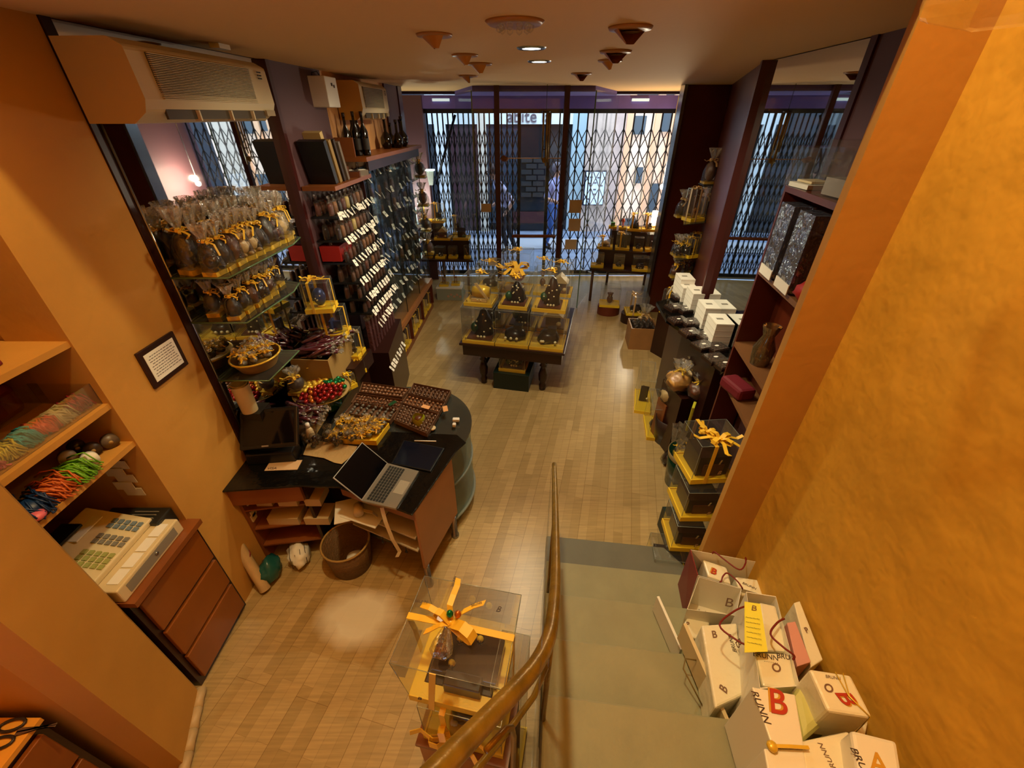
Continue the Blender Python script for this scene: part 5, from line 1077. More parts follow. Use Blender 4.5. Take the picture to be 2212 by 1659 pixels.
GBW = [  # x, y, z, w, h, kind, ribbon, label
 (1.36, 6.56, .572, .2, .2, 'slabs', None, 'grey clear box at the left end of the right window table, bottom step'),
 (1.68, 6.48, .572, .17, .2, 'mound', None, 'clear box in the middle of the bottom step of the right window'),
 (1.99, 6.38, .572, .24, .2, 'mound', None, 'wide clear box at the right end of the bottom step'),
 (1.5, 6.79, .802, .24, .17, 'house', 'bow', 'yellow based box with flat cake, left on the middle step'),
 (1.76, 6.72, .802, .22, .24, 'cones', 'bow', 'yellow based box with green and orange figures on the middle step'),
 (1.99, 6.64, .802, .15, .2, 'mound', None, 'clear bag like box with confetti on the middle step'),
 (2.2, 6.62, .802, .2, .26, 'slabs', None, 'tall clear box at the right of the middle step'),
 (1.66, 7.12, 1.032-.001, .13, .2, 'grass', None, 'box with a green block, first on the top step'),
 (1.81, 7.06, 1.032, .12, .26, 'doll', None, 'box with an orange suited figurine on the top step'),
 (1.98, 6.98, 1.032, .22, .24, 'cones', 'bow', 'box with pointed chocolate trees on the top step'),
 (2.2, 6.95, 1.032, .2, .24, 'mound', 'cross', 'box wrapped in yellow ribbon on the top step'),
 (2.36, 7.12, 1.032, .13, .2, 'egg', 'bow', 'small box right of the ribbon wrapped box on the top step')]
for k, (x, y, z, w, h, kd, rb, l) in enumerate(GBW): gift_box(l, (x, y, z), R(-12), w, w*.85, h, kd, rb, 'boxes in the right window', seed=70+k)
dtable('dark display table in the left shop window', [(-1.5, 6.62), (-.62, 6.58), (-.82, 7.35), (-1.72, 7.4)], .66, [(-1.42, 6.7), (-.72, 6.68), (-1.2, 7.2)])
t = thing('display_riser', 'stepped dark riser on the left window table', 'riser'); MB().prism([(-1.45, 6.85), (-.69, 6.82), (-.83, 7.33), (-1.68, 7.38)], .661, .9, DBROWN).build('lower_step', t); MB().prism([(-1.52, 7.05), (-1.12, 7.04), (-1.16, 7.32), (-1.66, 7.36)], .9, 1.12, DBROWN).build('upper_step', t)
GBL = [(-1.15, 6.72, .661, .16, .18, 'mound', None, 'shaded clear box on the bottom step of the left window'), (-.95, 6.72, .661, .14, .18, 'slabs', None, 'second shaded clear box on the bottom step of the left window'),
 (-.72, 6.7, .661, .1, .2, 'giraffe', None, 'small box with a spotted figure at the right of the bottom step'), (-1.33, 6.72, .661, .09, .2, 'doll', None, 'pale pink figure box at the left of the bottom step'),
 (-1.12, 6.95, .902, .26, .3, 'house', None, 'yellow based box with a pale hut on the middle step'), (-.82, 6.95, .902, .26, .34, 'church', None, 'yellow based box with a dark steeple on the middle step'),
 (-1.42, 7.16, 1.122, .18, .34, 'giraffe', 'bow', 'tall ribboned box with a giraffe on the top step'), (-1.2, 7.14, 1.122, .2, .28, 'slabs', 'cross', 'brown box with raised ribbon on the top step'), (-.92, 7.2, .902, .14, .3, 'monkey', 'bow', 'small box with an orange base behind the steeple box')]
for k, (x, y, z, w, h, kd, rb, l) in enumerate(GBL): gift_box(l, (x, y, z), R(-4), w, w*.85, h, kd, rb, 'boxes in the left window', seed=90+k)
p = P(968, 650, 0); t = thing('flowered_carton', 'pale grey carton with flower print on the floor below the left window', 'box', (-1.03, 6.55+.15, 0), R(-4)); MB().box((0, 0, .1), (.42, .3, .2), mat('grey green carton', '#9aa090', .6)).build('body', t); MB().box((0, 0, .205), (.43, .31, .02), WHITE).build('lid', t)
for k in range(5): MB().ball((-.02+.05*k, -.151, .07+.03*(k % 2)), .022, mat('peach print', '#c8a088', .6), (1, .05, 1)).build('flower_print', t)
gift_box('giraffe figure box standing on the flowered carton, left', (-1.13, 6.68, .216), 0, .15, .15, .3, 'giraffe', None, None, seed=110)
gift_box('taller giraffe figure box on the flowered carton, right', (-.94, 6.72, .216), 0, .14, .14, .36, 'giraffe', None, None, seed=111)
# lamps in the windows
def lamp_tube(label, x, y, z, r, h, m, e, c):
    t = thing('table_lamp', label, 'lamp', (x, y, z)); MB().lathe([(r*1.2, 0), (r*1.2, .012), (.01, .02), (.01, .05)], STEEL, n=20).build('base', t); MB().lathe([(r, .05), (r, h), (r*.96, h), (r*.96, .05)], m, n=24, cap=False).build('shade', t)
    MB().lathe([(0, h-.02), (r*.9, h-.02)], LAMPW if m is LAMPC else m, n=20, cap=False).build('light_disc', t); point('lamp_light', (x, y, z+h+.04), e, c, .03); return t
p = Py(1420, 445, 7.2); lamp_tube('glowing white lamp beside the right post of the window', p.x-.02, 7.12, 1.033, .055, .26, LAMPC, 60, (1, .85, .6))
bpy.data.objects['table_lamp'].location.x = 2.33
t = thing('wall_lamp', 'small glowing round lamp above the white lamp in the right window', 'lamp', (2.42, 7.3, 1.63)); MB().ball((0, 0, 0), .04, LAMPW).build('bulb', t); MB().cyl((0, 0, .04), (0, 0, 1.2), .006, STEEL).build('rod', t); point('lamp_light', (2.38, 7.2, 1.72), 45, (1, .85, .6), .04)
lamp_tube('cylindrical cold white lamp in the left shop window', -1.62, 7.22, 1.03, .05, .3, LAMPB, 45, (.95, 1, .85))
tag(MB().prism([(-1.75, 7.1), (-1.52, 7.06), (-1.54, 7.3), (-1.75, 7.32)], 1.01, 1.029, DBROWN).cyl((-1.66, 7.2, 0), (-1.66, 7.2, 1.01), .012, STEEL).build('lamp_stand'), 'narrow dark stand under the cylindrical lamp', 'stand')
t = thing('wall_lamp', 'cold white wedge lamp on the purple pillar at the left window', 'lamp', (-1.33, 7.5, 1.75)); MB().box((0, 0, .1), (.14, .1, .02), LAMPB).build('light_plate', t); MB().hull8([(-.03, -.03, -.12), (.03, -.03, -.12), (.03, .03, -.12), (-.03, .03, -.12)], [(-.06, -.04, .09), (.06, -.04, .09), (.06, .04, .09), (-.06, .04, .09)], FROST).build('shade', t)
for x, l in ((-1.08, 'small rectangular painted lamp reflection on the violet fascia, left'), (1.95, 'small rectangular painted lamp reflection on the violet fascia, right')):
    tag(MB().box((0, 0, 0), (.26, .03, .035), REFLF).build('fascia_reflection', None, (x, 7.604, 2.79)), l, 'lamp')  # glowing strips stand in for a ceiling lamp's reflection on the fascia
# signs taped on the glass
for k, (u, v, y, w, h, l) in enumerate([(1050, 449, 6.19, .14, .11, 'beige notice on the glass left of the door'), (1243, 446, 6.19, .17, .17, 'upper beige notice on the glass right of the door'), (1241, 486, 6.19, .17, .17, 'lower beige notice on the glass right of the door'), (1233, 528, 6.19, .17, .14, 'grey notice near the bottom of the glass right of the door'), (1066, 565, 6.19, .15, .12, 'beige notice low on the glass left of the door')]):
    p = Py(u, v, y); tag(MB().box((0, 0, 0), (w, .003, h), mat('beige notice', '#dcc8a8', .6)).build('notice', None, (p.x, y, p.z)), l, 'notice')
t = bpy.data.objects['notice.001']; q = text('VIA', .05, INK, t, (0, -.003, -.105), (math.pi/2, 0, 0)); q.scale.x = -1
p = Py(1272, 520, 6.6)
# wind chime
t = thing('wind_chime', 'brass tube wind chime hanging from the ceiling before the door', 'wind chime', (.41, 5.9, 2.9)); MB().cyl((0, 0, -.002), (0, 0, -.26), .003, BLACK, 6).build('cord', t); MB().lathe([(0, -.275), (.05, -.275), (.05, -.26), (0, -.26)], DBROWN, n=18).build('top_disc', t)
for k, (a, l_) in enumerate([(0, .52), (1.3, .44), (2.5, .5), (3.8, .4), (5, .56)]): x, y = .038*math.cos(a), .038*math.sin(a); MB().cyl((x, y, -.28), (x, y, -.28-l_), .009, BRASS, 10).build('tube', t)
MB().lathe([(0, -.66), (.03, -.66), (.03, -.65), (0, -.65)], DBROWN, n=14).cyl((0, 0, -.27), (0, 0, -.78), .002, BLACK, 5).ball((0, 0, -.78), .035, BRASS, (1, .3, 1)).build('clapper', t)
t = tag(MB().ball((0, 0, 0), 1, mat('dried flowers', '#7a4a20', .7), (.06, .05, .035), .5, 2).build('dried_bunch', None, (-.1, 6.13, 2.12)), 'small dried brown bunch hanging on the door post', 'decoration')
# ================================================================ CEILING FITTINGS
def scoop(u, v, rz, sc, l):
    p = P(u, v, 2.9); t = thing('scoop_spotlight', l, 'spotlight', (p.x, p.y, 2.9), rz, 'amber scoop spotlights on the ceiling'); t.scale = (sc,)*3
    MB().lathe([(.055, -.012), (.085, -.01), (.09, 0)], mat('amber ring', '#a8743c', .4), n=28).build('ring', t)
    n = 14; vs = []; fs = []
    for i in range(n+1): a = math.pi*i/n; vs += [(.075*math.cos(a), .075*math.sin(a)-.01, -.008), (.0+.02*math.cos(a), .055*math.sin(a)*.3-.01, -.055)]
    for i in range(n): fs.append((2*i, 2*i+2, 2*i+3, 2*i+1))
    MB().add(vs, fs, CONE, True).add([(x*.96, y*.96, z) for x, y, z in vs], fs, CONE, True).build('scoop_shade', t)
    l = bpy.data.lights.new('scoop_light', 'SPOT'); l.energy = 34; l.color = WARM2; l.spot_size = R(95); l.spot_blend = .8; l.shadow_soft_size = .04
    lo = bpy.data.objects.new('scoop_light', l); COL.objects.link(lo); s_ = 1 if u > 1106 else -1; lo.location = (p.x, p.y, 2.82); lo.rotation_euler = (Vector((s_*1.55, p.y+.25, 1.5))-Vector((p.x, p.y, 2.82))).to_track_quat('-Z', 'Y').to_euler()
    MB().lathe([(0, -.02), (.04, -.018)], mat('unlit bulb', '#7a6040', .3), n=16, cap=False).build('bulb', t)
for k, (u, v, rz, s, l) in enumerate([(938, 74, 2.2, .9, 'amber scoop spotlight nearest the stairs on the left'), (1004, 118, 2.2, .9, 'second amber scoop spotlight on the left'), (1036, 137, 2.2, 1, 'third amber scoop spotlight on the left'), (1012, 163, 1.6, 1, 'amber scoop spotlight on the left nearest the window'),
    (1362, 58, .5, 1, 'largest amber scoop spotlight, nearest the stairs on the right'), (1330, 110, .4, 1, 'second amber scoop spotlight on the right'), (1318, 130, 1.6, .9, 'third amber scoop spotlight on the right'), (1256, 158, .7, 1, 'amber scoop spotlight on the right nearest the window')]): scoop(u, v, rz, s, l)
for k, (u, v, l) in enumerate([(1148, 103, 'lit round downlight, nearer of the two'), (1165, 132, 'lit round downlight, further of the two')]):
    p = P(u, v, 2.9); t = thing('downlight', l, 'ceiling lamp', (p.x, p.y, 2.9)); MB().lathe([(.05, -.006), (.075, -.006), (.08, 0)], STEEL, n=28, cap=False).build('ring', t); MB().lathe([(0, -.004), (.052, -.004)], LAMPW, n=24, cap=False).build('lamp_disc', t)
    spot((p.x, p.y, 2.885), 70 if k == 0 else 70)
p = P(1112, 46, 2.9); t = thing('crystal_downlight', 'unlit round ceiling lamp with crystal beads', 'ceiling lamp', (p.x, p.y, 2.9)); MB().lathe([(0, -.004), (.1, -.012), (.115, 0)], mat('amber ring', '#a8743c'), n=32).build('ring', t)
for k in range(10): a = k*.628; MB().ball((.06*math.cos(a), .06*math.sin(a), -.02), .016, ACR, sub=1).build('crystal_bead', t)
t = thing('hanging_glass', 'corner of a clear plastic lamp cover at the top right', 'lamp cover', (P(1985, 8, 2.75).x+.1, P(1985, 8, 2.75).y-.05, 2.72), .5); MB().box((0, 0, .05), (.2, .16, .1), ACR).build('clear_cover', t, bevel=.02); MB().cyl((0, 0, .1), (0, 0, .18), .006, STEEL).build('stem', t)
# ================================================================ RIGHT SIDE
NB = 'items on the niche shelves between brown panels'
for k, (z, l) in enumerate([(1.57, 'upper dark glass shelf in the brown niche'), (1.17, 'middle dark glass shelf in the brown niche'), (.93, 'lower dark glass shelf in the brown niche')]):
    tag(MB().prism([(1.92, 4.85), (2.27, 4.98), (2.52, 5.75), (2.15, 5.5)], z-.01, z, SMOKE).build('corner_shelf'), l, 'shelf')
gift_box('tall bright clear box with ribbons on the upper niche shelf', (2.1, 5.06, 1.571), R(20), .2, .16, .34, 'giraffe', 'cross', NB, seed=120, rm=RIBC)
place_fig('egg', CHOC, .36, .15, (2.29, 5.3, 1.571), 'large dark egg with cream bow behind the tall clear box', NB, seed=121, rm=RIBC)
bpy.data.objects[-1] if False else None
place_fig('egg', CHOC, .3, .13, (2.02, 5.25, 1.571), 'dark egg with cream bow left of the tall clear box', NB, seed=122, rm=RIBC)
place_fig('egg', CHOCM, .36, .15, (2.28, 5.3, 1.93), 'shiny hanging egg with cream bow at the top of the niche', NB, seed=121, rm=RIBC)
tag(MB().prism([(2.2, 5.22), (2.36, 5.22), (2.4, 5.4), (2.2, 5.38)], 1.915, 1.928, SMOKE).build('corner_shelf'), 'small topmost shelf in the brown niche', 'shelf')
for k in range(4): place_fig('bunny', CHOC, .24, .09, (1.98+.09*(k % 2), 4.98+.1*(k//2), 1.171), 'gold ribboned rabbit, %s of the cluster on the middle niche shelf' % ORD[k], NB, seed=124)
gift_box('clear box with gold ribbon on the middle niche shelf, left', (2.13, 4.99, 1.171), R(20), .15, .14, .22, 'mound', 'cross', NB, seed=126); gift_box('clear box with cream figure on the middle niche shelf, right', (2.24, 5.13, 1.171), R(20), .16, .14, .24, 'egg', 'cross', NB, CHOCW, seed=127)
for k in range(5): place_fig('hen', (CHOCM if k < 3 else PINK), .24, .1, (1.98+.08*k, 4.96+.08*k, .931), '%s gold bowed parcel on the lower niche shelf' % ORD[k], NB, rz=k, seed=130)
# curved counter with chocolate boxes
RCZ = 1.12
cpx = [(1418, 652), (1440, 690), (1478, 716), (1512, 745), (1535, 775), (1558, 802)]
rp = [P(u, v, RCZ) for u, v in cpx]; rpts = [(p.x, p.y) for p in rp]+[(1.64, 2.6), (1.685, 3.4), (1.74, 3.6), (1.88, 4.0)]
t = thing('black_display_counter', 'wavy edged black counter of boxed chocolates along the right wall', 'counter'); MB().prism(rpts, RCZ-.03, RCZ, BLKGLOSS).build('top', t)
cc = Vector((1.68, 3.4)); MB().prism([(1.52, 2.65), (1.635, 2.62), (1.68, 3.4), (1.73, 3.6), (1.85, 3.95), (1.62, 3.9), (1.55, 3.4)], .02, RCZ-.03, DBROWN).build('body', t)
BX = mat('chocolate box', '#2c1a12', .3); lidm = clear('box lid', (.9, .9, .9), .03, .35, .04)
def cbox(label, u, v, z=RCZ+.001, w=.14, d=.12, rz=R(15)):
    p = P(u, v, z+.03); g = 'clear lidded chocolate boxes on the black counter'
    if 'cb' not in pr:
        t = thing('chocolate_box', label, 'box of chocolates', (p.x, p.y, z), rz, g); MB().box((0, 0, .012), (w, d, .024), BX).build('tray', t); MB().box((0, 0, .03), (w-.004, d-.004, .012), lidm).build('clear_lid', t); b = MB()
        for i in range(5):
            for j in range(4): b.ball((-.052+.026*i, -.042+.028*j, .027), .011, CHOCM, (1, 1, .6), sub=1)
        b.build('chocolates', t)['kind'] = 'stuff'; MB().lathe([(0, .0368), (.018, .0368)], WHITE, n=14, cap=False, sy=.6).build('seal', t); pr['cb'] = t; return t
    return dup(pr['cb'], (p.x, p.y, z), rz, label, group=g)
k = 0
for r, lst in enumerate([[(1470, 638), (1496, 640)], [(1458, 662), (1482, 666), (1508, 664)], [(1466, 690), (1492, 694), (1520, 692)], [(1492, 716), (1524, 722)], [(1520, 744), (1548, 748)], [(1546, 772), (1566, 784)]]):
    for j, (u, v) in enumerate(lst): cbox('clear lidded box of dark chocolates, %s from left in %s row from the far end' % (ORD[j], ORD[r]), u, v, RCZ+.001, rz=R(15+random.uniform(-6, 6)))
for j, (u, v) in enumerate([(1440, 665), (1434, 675), (1507, 722), (1502, 705)]): p = P(u, v, .93); o = MB().box((0, 0, .03), (.045, .002, .06), CARD if j != 3 else PALEOR).build('price_card', None, (p.x, p.y, RCZ+.0)); o.rotation_euler = (.3, 0, .7); tag(o, 'small %s price card at the counter edge, %s from the far end' % ('salmon' if j == 3 else 'white', ORD[j]), 'card')
# white boxes stacked at the wall
wb = MB(); wb.box((0, 0, .0225), (.13, .2, .045), WHITE); wb.box((0, 0, .034), (.132, .202, .003), mat('box seam', '#c8bfae', .6)); wb.box((-.01, 0, .0455), (.05, .03, .0006), GREYP); wm = wb.mesh('white_box'); k = 0
for c, (u, v, z, n, l) in enumerate([(1523, 597, 1.30, 4, 'farthest'), (1540, 627, 1.30, 4, 'second'), (1556, 657, 1.30, 4, 'third'), (1506, 614, 1.26, 3, 'low outer'), (1574, 692, 1.29, 4, 'nearest')]):
    p = P(u, v, z)
    for j in range(n): o = bpy.data.objects.new('white_gift_carton', wm); COL.objects.link(o); o.location = (min(p.x-.06, 1.59+.06*(p.y-2.6)), p.y, RCZ+.001+.0455*j); o.rotation_euler.z = -R(4); tag(o, 'flat white carton, %s from bottom of the %s stack' % (ORD[j], l), 'box', 'flat white cartons on the black counter')
# floor items, right
p = P(1392, 752, 0); t = thing('wooden_crate', 'square wooden crate of gold tied sweet bags on the floor before the black counter', 'crate', (1.72, 4.98, 0), R(-6)); b = MB()
for a in ((0, -.16, .32, .015), (0, .16, .32, .015)): b.box((a[0], a[1], .15), (a[2], a[3], .3), mat('crate wood', '#9c6c3c', .5, vary=.15))
for s in (-1, 1): b.box((s*.16, 0, .15), (.015, .33, .3), mat('crate wood', '#9c6c3c'))
b.box((0, 0, .01), (.32, .32, .02), CABW).box((0, 0, .22), (.3, .3, .02), CABW).build('sides', t)
for k in range(16): bag(3, (1.72-.11+.072*(k % 4), 4.98-.11+.072*(k//4), .235), 'gold tied bag of dark sweets standing in the wooden crate', 'sweet bags in the wooden crate', random.random()*3, .9)
gift_box('yellow based dark box with a bird figure on the round brown carton', (1.5, 6.02, .14), R(-10), .3, .24, .3, 'monkey', None, None, seed=140)
tag(MB().lathe([(0, 0), (.17, 0), (.17, .138), (0, .138)], mat('brown round carton', '#6a2c18', .5), n=32, smooth=False, sy=.8).build('round_carton', None, (1.5, 6.02, 0)), 'round brown carton on the floor under the right window', 'box')
tag(MB().lathe([(0, 0), (.2, 0), (.2, .138), (0, .138)], DBROWN, n=32, smooth=False, sy=.8).build('round_carton', None, (1.83, 5.72, 0)), 'larger dark round carton left of the wooden crate', 'box')
gift_box('yellow based clear wrapped hamper on the dark round carton', (1.83, 5.72, .14), R(-5), .3, .26, .28, 'mound', 'bow', None, seed=141, rm=RIBC)
place_fig('hen', CHOCW, .4, .2, (1.86, 5.35, 0), 'big cellophane parcel with gold bow between crate and hamper', 'floor parcel', seed=142, rm=RIBC)
gift_box('large yellow based box with grey egg beside the brown niche', (1.98, 4.72, .56), R(28), .26, .22, .3, 'egg', 'cross', None, CHOCB, seed=143)
tag(MB().box((0, 0, .28), (.26, .24, .558), DBROWN).build('plinth_box', None, (1.98, 4.72, 0), R(28)), 'dark plinth carrying the box with the grey egg', 'plinth')
# under the counter: yellow edged panels, buckets, bags
gift_box('long yellow based box leaning below the black counter, further', (1.4, 3.62, 0), R(75), .42, .16, .4, 'slabs', None, None, seed=150); gift_box('long yellow based box leaning below the black counter, nearer', (1.40, 3.17, 0), R(80), .36, .18, .36, 'mound', None, None, seed=151)
TANW = mat('tan sweets', '#c8944a', .35)
def bundle(l, x, y, z, r, h, m, tuft=True, seed=1):
    t = thing('cellophane_bundle', l, 'bag', (x, y, z)); MB().ball((0, 0, r*.8), r, m, (1, 1, .85), .35, seed, 3).build('sweets', t); c = MB(); c.lathe([(r*.8, .0), (r*1.12, r*.5), (r*1.05, r*1.2), (r*.35, r*1.8)], CELLO, n=20, wob=.25, seed=seed, cap=False); c.lathe([(r*.3, r*1.8), (r*.8, h)], CELLT, n=14, wob=.5, seed=seed, cap=False, smooth=False); c.build('clear_wrap', t); b = MB(); bow(b, (0, 0, r*1.8), r*.4, GOLD, 2, seed); b.build('ribbon', t); return t
for k, (u, v, z, r, l, m_) in enumerate([(1470, 812, .75, .1, 'golden cellophane bundle, left of three on the bench', TANW), (1500, 800, .75, .09, 'golden cellophane bundle, middle of three on the bench', CHOCW), (1510, 836, .72, .08, 'brown cellophane bundle, right of three on the bench', CHOCM), (1452, 842, .55, .085, 'pale cellophane bundle in front of the bench', CHOCW)]):
    p = P(u, v, z); bundle(l, p.x, p.y, .62 if z > .6 else .43, r, r*2.6, m_, seed=160+k)
p = P(1490, 850, .3); tag(MB().box((0, 0, .31), (.3, .32, .618), DBROWN).build('bench', None, (P(1490, 815, .72).x+.01, P(1490, 815, .72).y+.0, 0), R(10)), 'dark bench under the golden cellophane bundles', 'bench'); q = P(1452, 842, .55); tag(MB().box((0, 0, .215), (.14, .15, .428), CABW).build('bench', None, (q.x, q.y, 0), R(10)), 'small wooden block under the pale bundle', 'block')
def bucket(l, u, v, z, r, h, m, band=None):
    p = P(u, v, z); t = thing('bucket', l, 'bucket', (p.x, p.y, 0)); MB().lathe([(r*.8, 0), (r, h), (r*.94, h), (r*.75, .01), (0, .01)], m, n=32).build('tub', t)
    if band: MB().lathe([(r*.99, h*.86), (r*1.03, h), (r*.97, h)], band, n=32, cap=False).build('rim', t)
    return p
p = bucket('dark brown bucket of dark wrapped eggs by the floor', 1450, 905, .25, .14, .27, mat('brown bucket', '#2c1c16', .35)); bundle('shiny dark bundle in the brown bucket, left', p.x-.02, p.y+.04, .2, .06, .16, CHOC, seed=170); bundle('shiny brown bundle in the brown bucket, right', p.x+.05, p.y-.04, .2, .055, .15, CHOCM, seed=171)
p = bucket('green glass bucket with tan rim of foil eggs on the floor', 1485, 985, .3, .15, .34, mat('dark green glass', '#0f3020', .1, spec=.8), mat('tan band', '#8a744a', .5))
for k in range(7): a = k*.9; place_fig('egg', (CHOC, CHOCB)[k % 2], .14, .06, (p.x+.08*math.cos(a), p.y+.08*math.sin(a), .28), 'small wrapped dark egg, %s clockwise in the green bucket' % ORD[k], 'eggs in the green bucket', rz=k, seed=175)
tag(MB().lathe([(0, .0), (.11, .0), (.115, .27), (0, .272)], GREENB, n=24).build('egg_bed', None, (p.x, p.y, .015)), 'dark green paper filling inside the green bucket', 'filling')
tag(MB().box((0, 0, .15), (.2, .22, .3), GREENB).build('green_carton', None, (P(1520, 880, .3).x+.03, P(1520, 880, .3).y+.04, 0), .2), 'dark green carton behind the two buckets', 'box')
bundle('dark bundle with gold tie standing between the buckets', P(1468, 950, .3).x-.01, P(1468, 950, .3).y+.02, .0, .075, .42, CHOC, seed=177)
# stack of boxes at the foot of the pillar
GS = 'cascade of yellow based boxes beside the pillar'
for k, (x, y, z, w, h, kd, rb, l) in enumerate([(1.05, 1.7, 0, .24, .2, 'block', None, 'lowest front box with wide yellow border'), (1.17, 1.78, .202, .26, .24, 'block', None, 'second box'), (1.2, 1.84, .445, .28, .25, 'block', None, 'third box'), (1.22, 1.92, .70, .28, .3, 'block', 'bow', 'topmost box, tied with a long yellow bow')]):
    if k == 1: tag(MB().box((0, 0, .1), (.24, .22, .2), GREENB).build('support_carton', None, (1.22, 1.93, 0)), 'dark carton supporting the cascade of yellow based boxes', 'box')
    t = gift_box('%s of the yellow edged cascade beside the pillar' % l, (x, y, z), R(-8+4*k), w, w*.9, h, kd, rb, GS, seed=180+k, base=YEL, bh=.03); text('B', .04, mat('tan print', '#b88a5c', .5), t, (.02, -w*.45-.002, h*.3), (math.pi/2, 0, 0), 'logo_mark', shear=.3)
t = thing('large_bow', 'long yellow satin bow on the topmost cascade box', 'bow', (1.22, 1.85, 1.003)); b = MB(); bow(b, (0, 0, 0), .07, RIB, 4, 5); b.build('loops', t)
# cabinet with open shelves on the right
kc = thing('open_cabinet', 'brown open shelf cabinet by the orange pillar on the right', 'cabinet')
def kq(a, b, ya, yb): return [(1.445-.155*(2.4-ya)+a, ya), (1.445-.155*(2.4-ya)+b, ya), (1.445-.155*(2.4-yb)+b, yb), (1.445-.155*(2.4-yb)+a, yb)]
MB().prism(kq(0, .19, 2.38, 2.4), .0, 2.29, BROWN).build('side_panel', kc); MB().prism(kq(0, .3, 1.68, 1.7), .9, 2.29, BROWN).build('side_panel', kc); MB().prism(kq(.17, .19, 1.7, 2.38), 1.1, 2.29, BROWN).build('back', kc)
for z in (2.29, 1.85, 1.375, 1.1): MB().prism(kq(-.004, .17, 1.7, 2.38), z-.028, z, mat('brown shelf edge', '#7c5230', .4) if z < 2 else BROWN).build('shelf', kc)
for k, (y, l) in enumerate([(2.24, 'further clear plastic bag standing on the upper open shelf'), (2.02, 'nearer clear plastic bag standing on the upper open shelf')]):
    t = thing('plastic_bag_pack', l, 'bag', (1.475-.155*(2.4-y), y, 1.851), R(-9)); MB().box((0, 0, .19), (.1, .16, .36), clear('bag plastic %d' % k, (.55, .55, .62), .25, .7, .12, (.3, .3, .38), 1, 9)).build('wrap', t); MB().box((-.052, 0, .025), (.004, .16, .05), WHITE).build('paper_header', t); MB().box((0, 0, .15), (.06, .12, .26), mat('grey violet film', '#4a4450', .3, bump=.8, bscale=12)).build('folded_film', t)
tag(MB().ball((0, 0, .05), 1, RED, (.05, .08, .05), .4, 3).build('red_ribbon_heap', None, (1.37, 1.83, 1.9-.04)), 'dark red ribbon heap at the near end of the upper open shelf', 'ribbon')
t = thing('glass_jar', 'dim amber glass jar in the middle open shelf', 'jar', (1.45, 2.1, 1.376)); MB().lathe([(.05, 0), (.06, .1), (.03, .18), (.05, .24)], clear('amber glass', (.7, .5, .25), .2, .4, .05, (.4, .25, .1)), n=20, cap=False).build('body', t); MB().ball((0, 0, .06), .035, CHOCM).build('contents', t)
t = thing('red_cloth', 'folded dark red cloth on the bottom open shelf', 'cloth', (1.44, 2.2, 1.101), .2); MB().box((0, 0, .04), (.12, .2, .08), WINE).build('folded_cloth', t, bevel=.02)
t = thing('plastic_tub', 'clear plastic tub with papers on top of the open cabinet', 'tub', (1.5, 2.28, 2.291)); MB().box((0, 0, .09), (.16, .2, .18), ACR).build('clear_walls', t); MB().box((0, 0, .012), (.13, .16, .02), WHITE).box((.01, 0, .03), (.1, .12, .01), CREAM).build('papers', t)
t = thing('plastic_tub', 'taller clear plastic tub behind the first on top of the cabinet', 'tub', (1.47, 2.0, 2.291)); MB().box((0, 0, .11), (.15, .2, .22), ACR).build('clear_walls', t); MB().box((0, 0, .04), (.1, .14, .07), mat('grey stack', '#8a8078', .6)).build('contents', t)
# yellow sign and hanging strip of packets along the panel edge
t = thing('yellow_packet', 'lime yellow packet with white lettering hanging at the cabinet edge', 'packet', (1.33, 2.44, .72), R(60)); MB().box((0, 0, .0), (.09, .02, .22), mat('lime packet', '#b8b42c', .35)).build('packet', t, bevel=.005); text('NEW', .035, WHITE, t, (0, -.011, -.02), (math.pi/2, R(90), 0))
# ================================================================ STAIR SIDE: HANDRAIL, FOREGROUND BOX, BAGS
def dray(u, v, d): return Vector((0, 0, HC))+ray(u, v)*d
rl = thing('handrail', 'worn brass handrail running up beside the stairs and bending left', 'handrail')
rp_ = [(1197, 1003, 2.40), (1199, 1080, 1.95), (1200, 1160, 1.58), (1200, 1240, 1.3), (1196, 1310, 1.1), (1186, 1375, .97), (1158, 1435, .87), (1112, 1490, .78), (1060, 1545, .69), (1005, 1602, .61), (945, 1665, .54), (880, 1735, .48)]
pts = [dray(*q) for q in rp_]
# smooth the path
sm = []
for i in range(len(pts)-1):
    p0, p1, p2, p3 = pts[max(i-1, 0)], pts[i], pts[i+1], pts[min(i+2, len(pts)-1)]
    for k in range(5): t_ = k/5; sm.append(.5*((2*p1)+(p2-p0)*t_+(2*p0-5*p1+4*p2-p3)*t_**2+(3*p1-p0-3*p2+p3)*t_**3))
sm.append(pts[-1])
MB().tube(sm, [.0135+.004*min(1, i/25) for i in range(len(sm))], BRASS, 16).build('rail', rl)
for (u, v, d), z in (((1199, 1100, 1.86), .17), ((1196, 1330, 1.06), .85)):
    a = dray(u, v, d); MB().cyl((a.x, a.y, z), (a.x, a.y, a.z-.01), .009, BRASS, 12).build('baluster', rl)
m_ = [dray(*q)-Vector((0, 0, .16)) for q in rp_[5:]]
MB().tube(m_, .007, BRASS, 10).build('lower_rail', rl)
a = dray(1112, 1490, .78); MB().tube([dray(1050, 1620, .72), dray(1092, 1575, .78), dray(1106, 1572, .8), dray(1110, 1590, .84), dray(1108, 1680, 1.0)], .006, BRASS, 8).build('hook_bracket', rl)
t = rl; q0, q1 = Vector((.225, 1.72)), Vector((.02, .1)); n_ = (q1-q0).normalized(); n_ = Vector((-n_.y, n_.x))*.002
MB().hull8([(q0.x, q0.y, .02), (q1.x, q1.y, .4), (q1.x+.003, q1.y, .4), (q0.x+.003, q0.y, .02)], [(q0.x, q0.y, .9), (q1.x, q1.y, 1.82), (q1.x+.003, q1.y, 1.82), (q0.x+.003, q0.y, .9)], clear('guard acrylic', (.96, .96, .93), .02, .12, .05)).build('acrylic_guard', t)
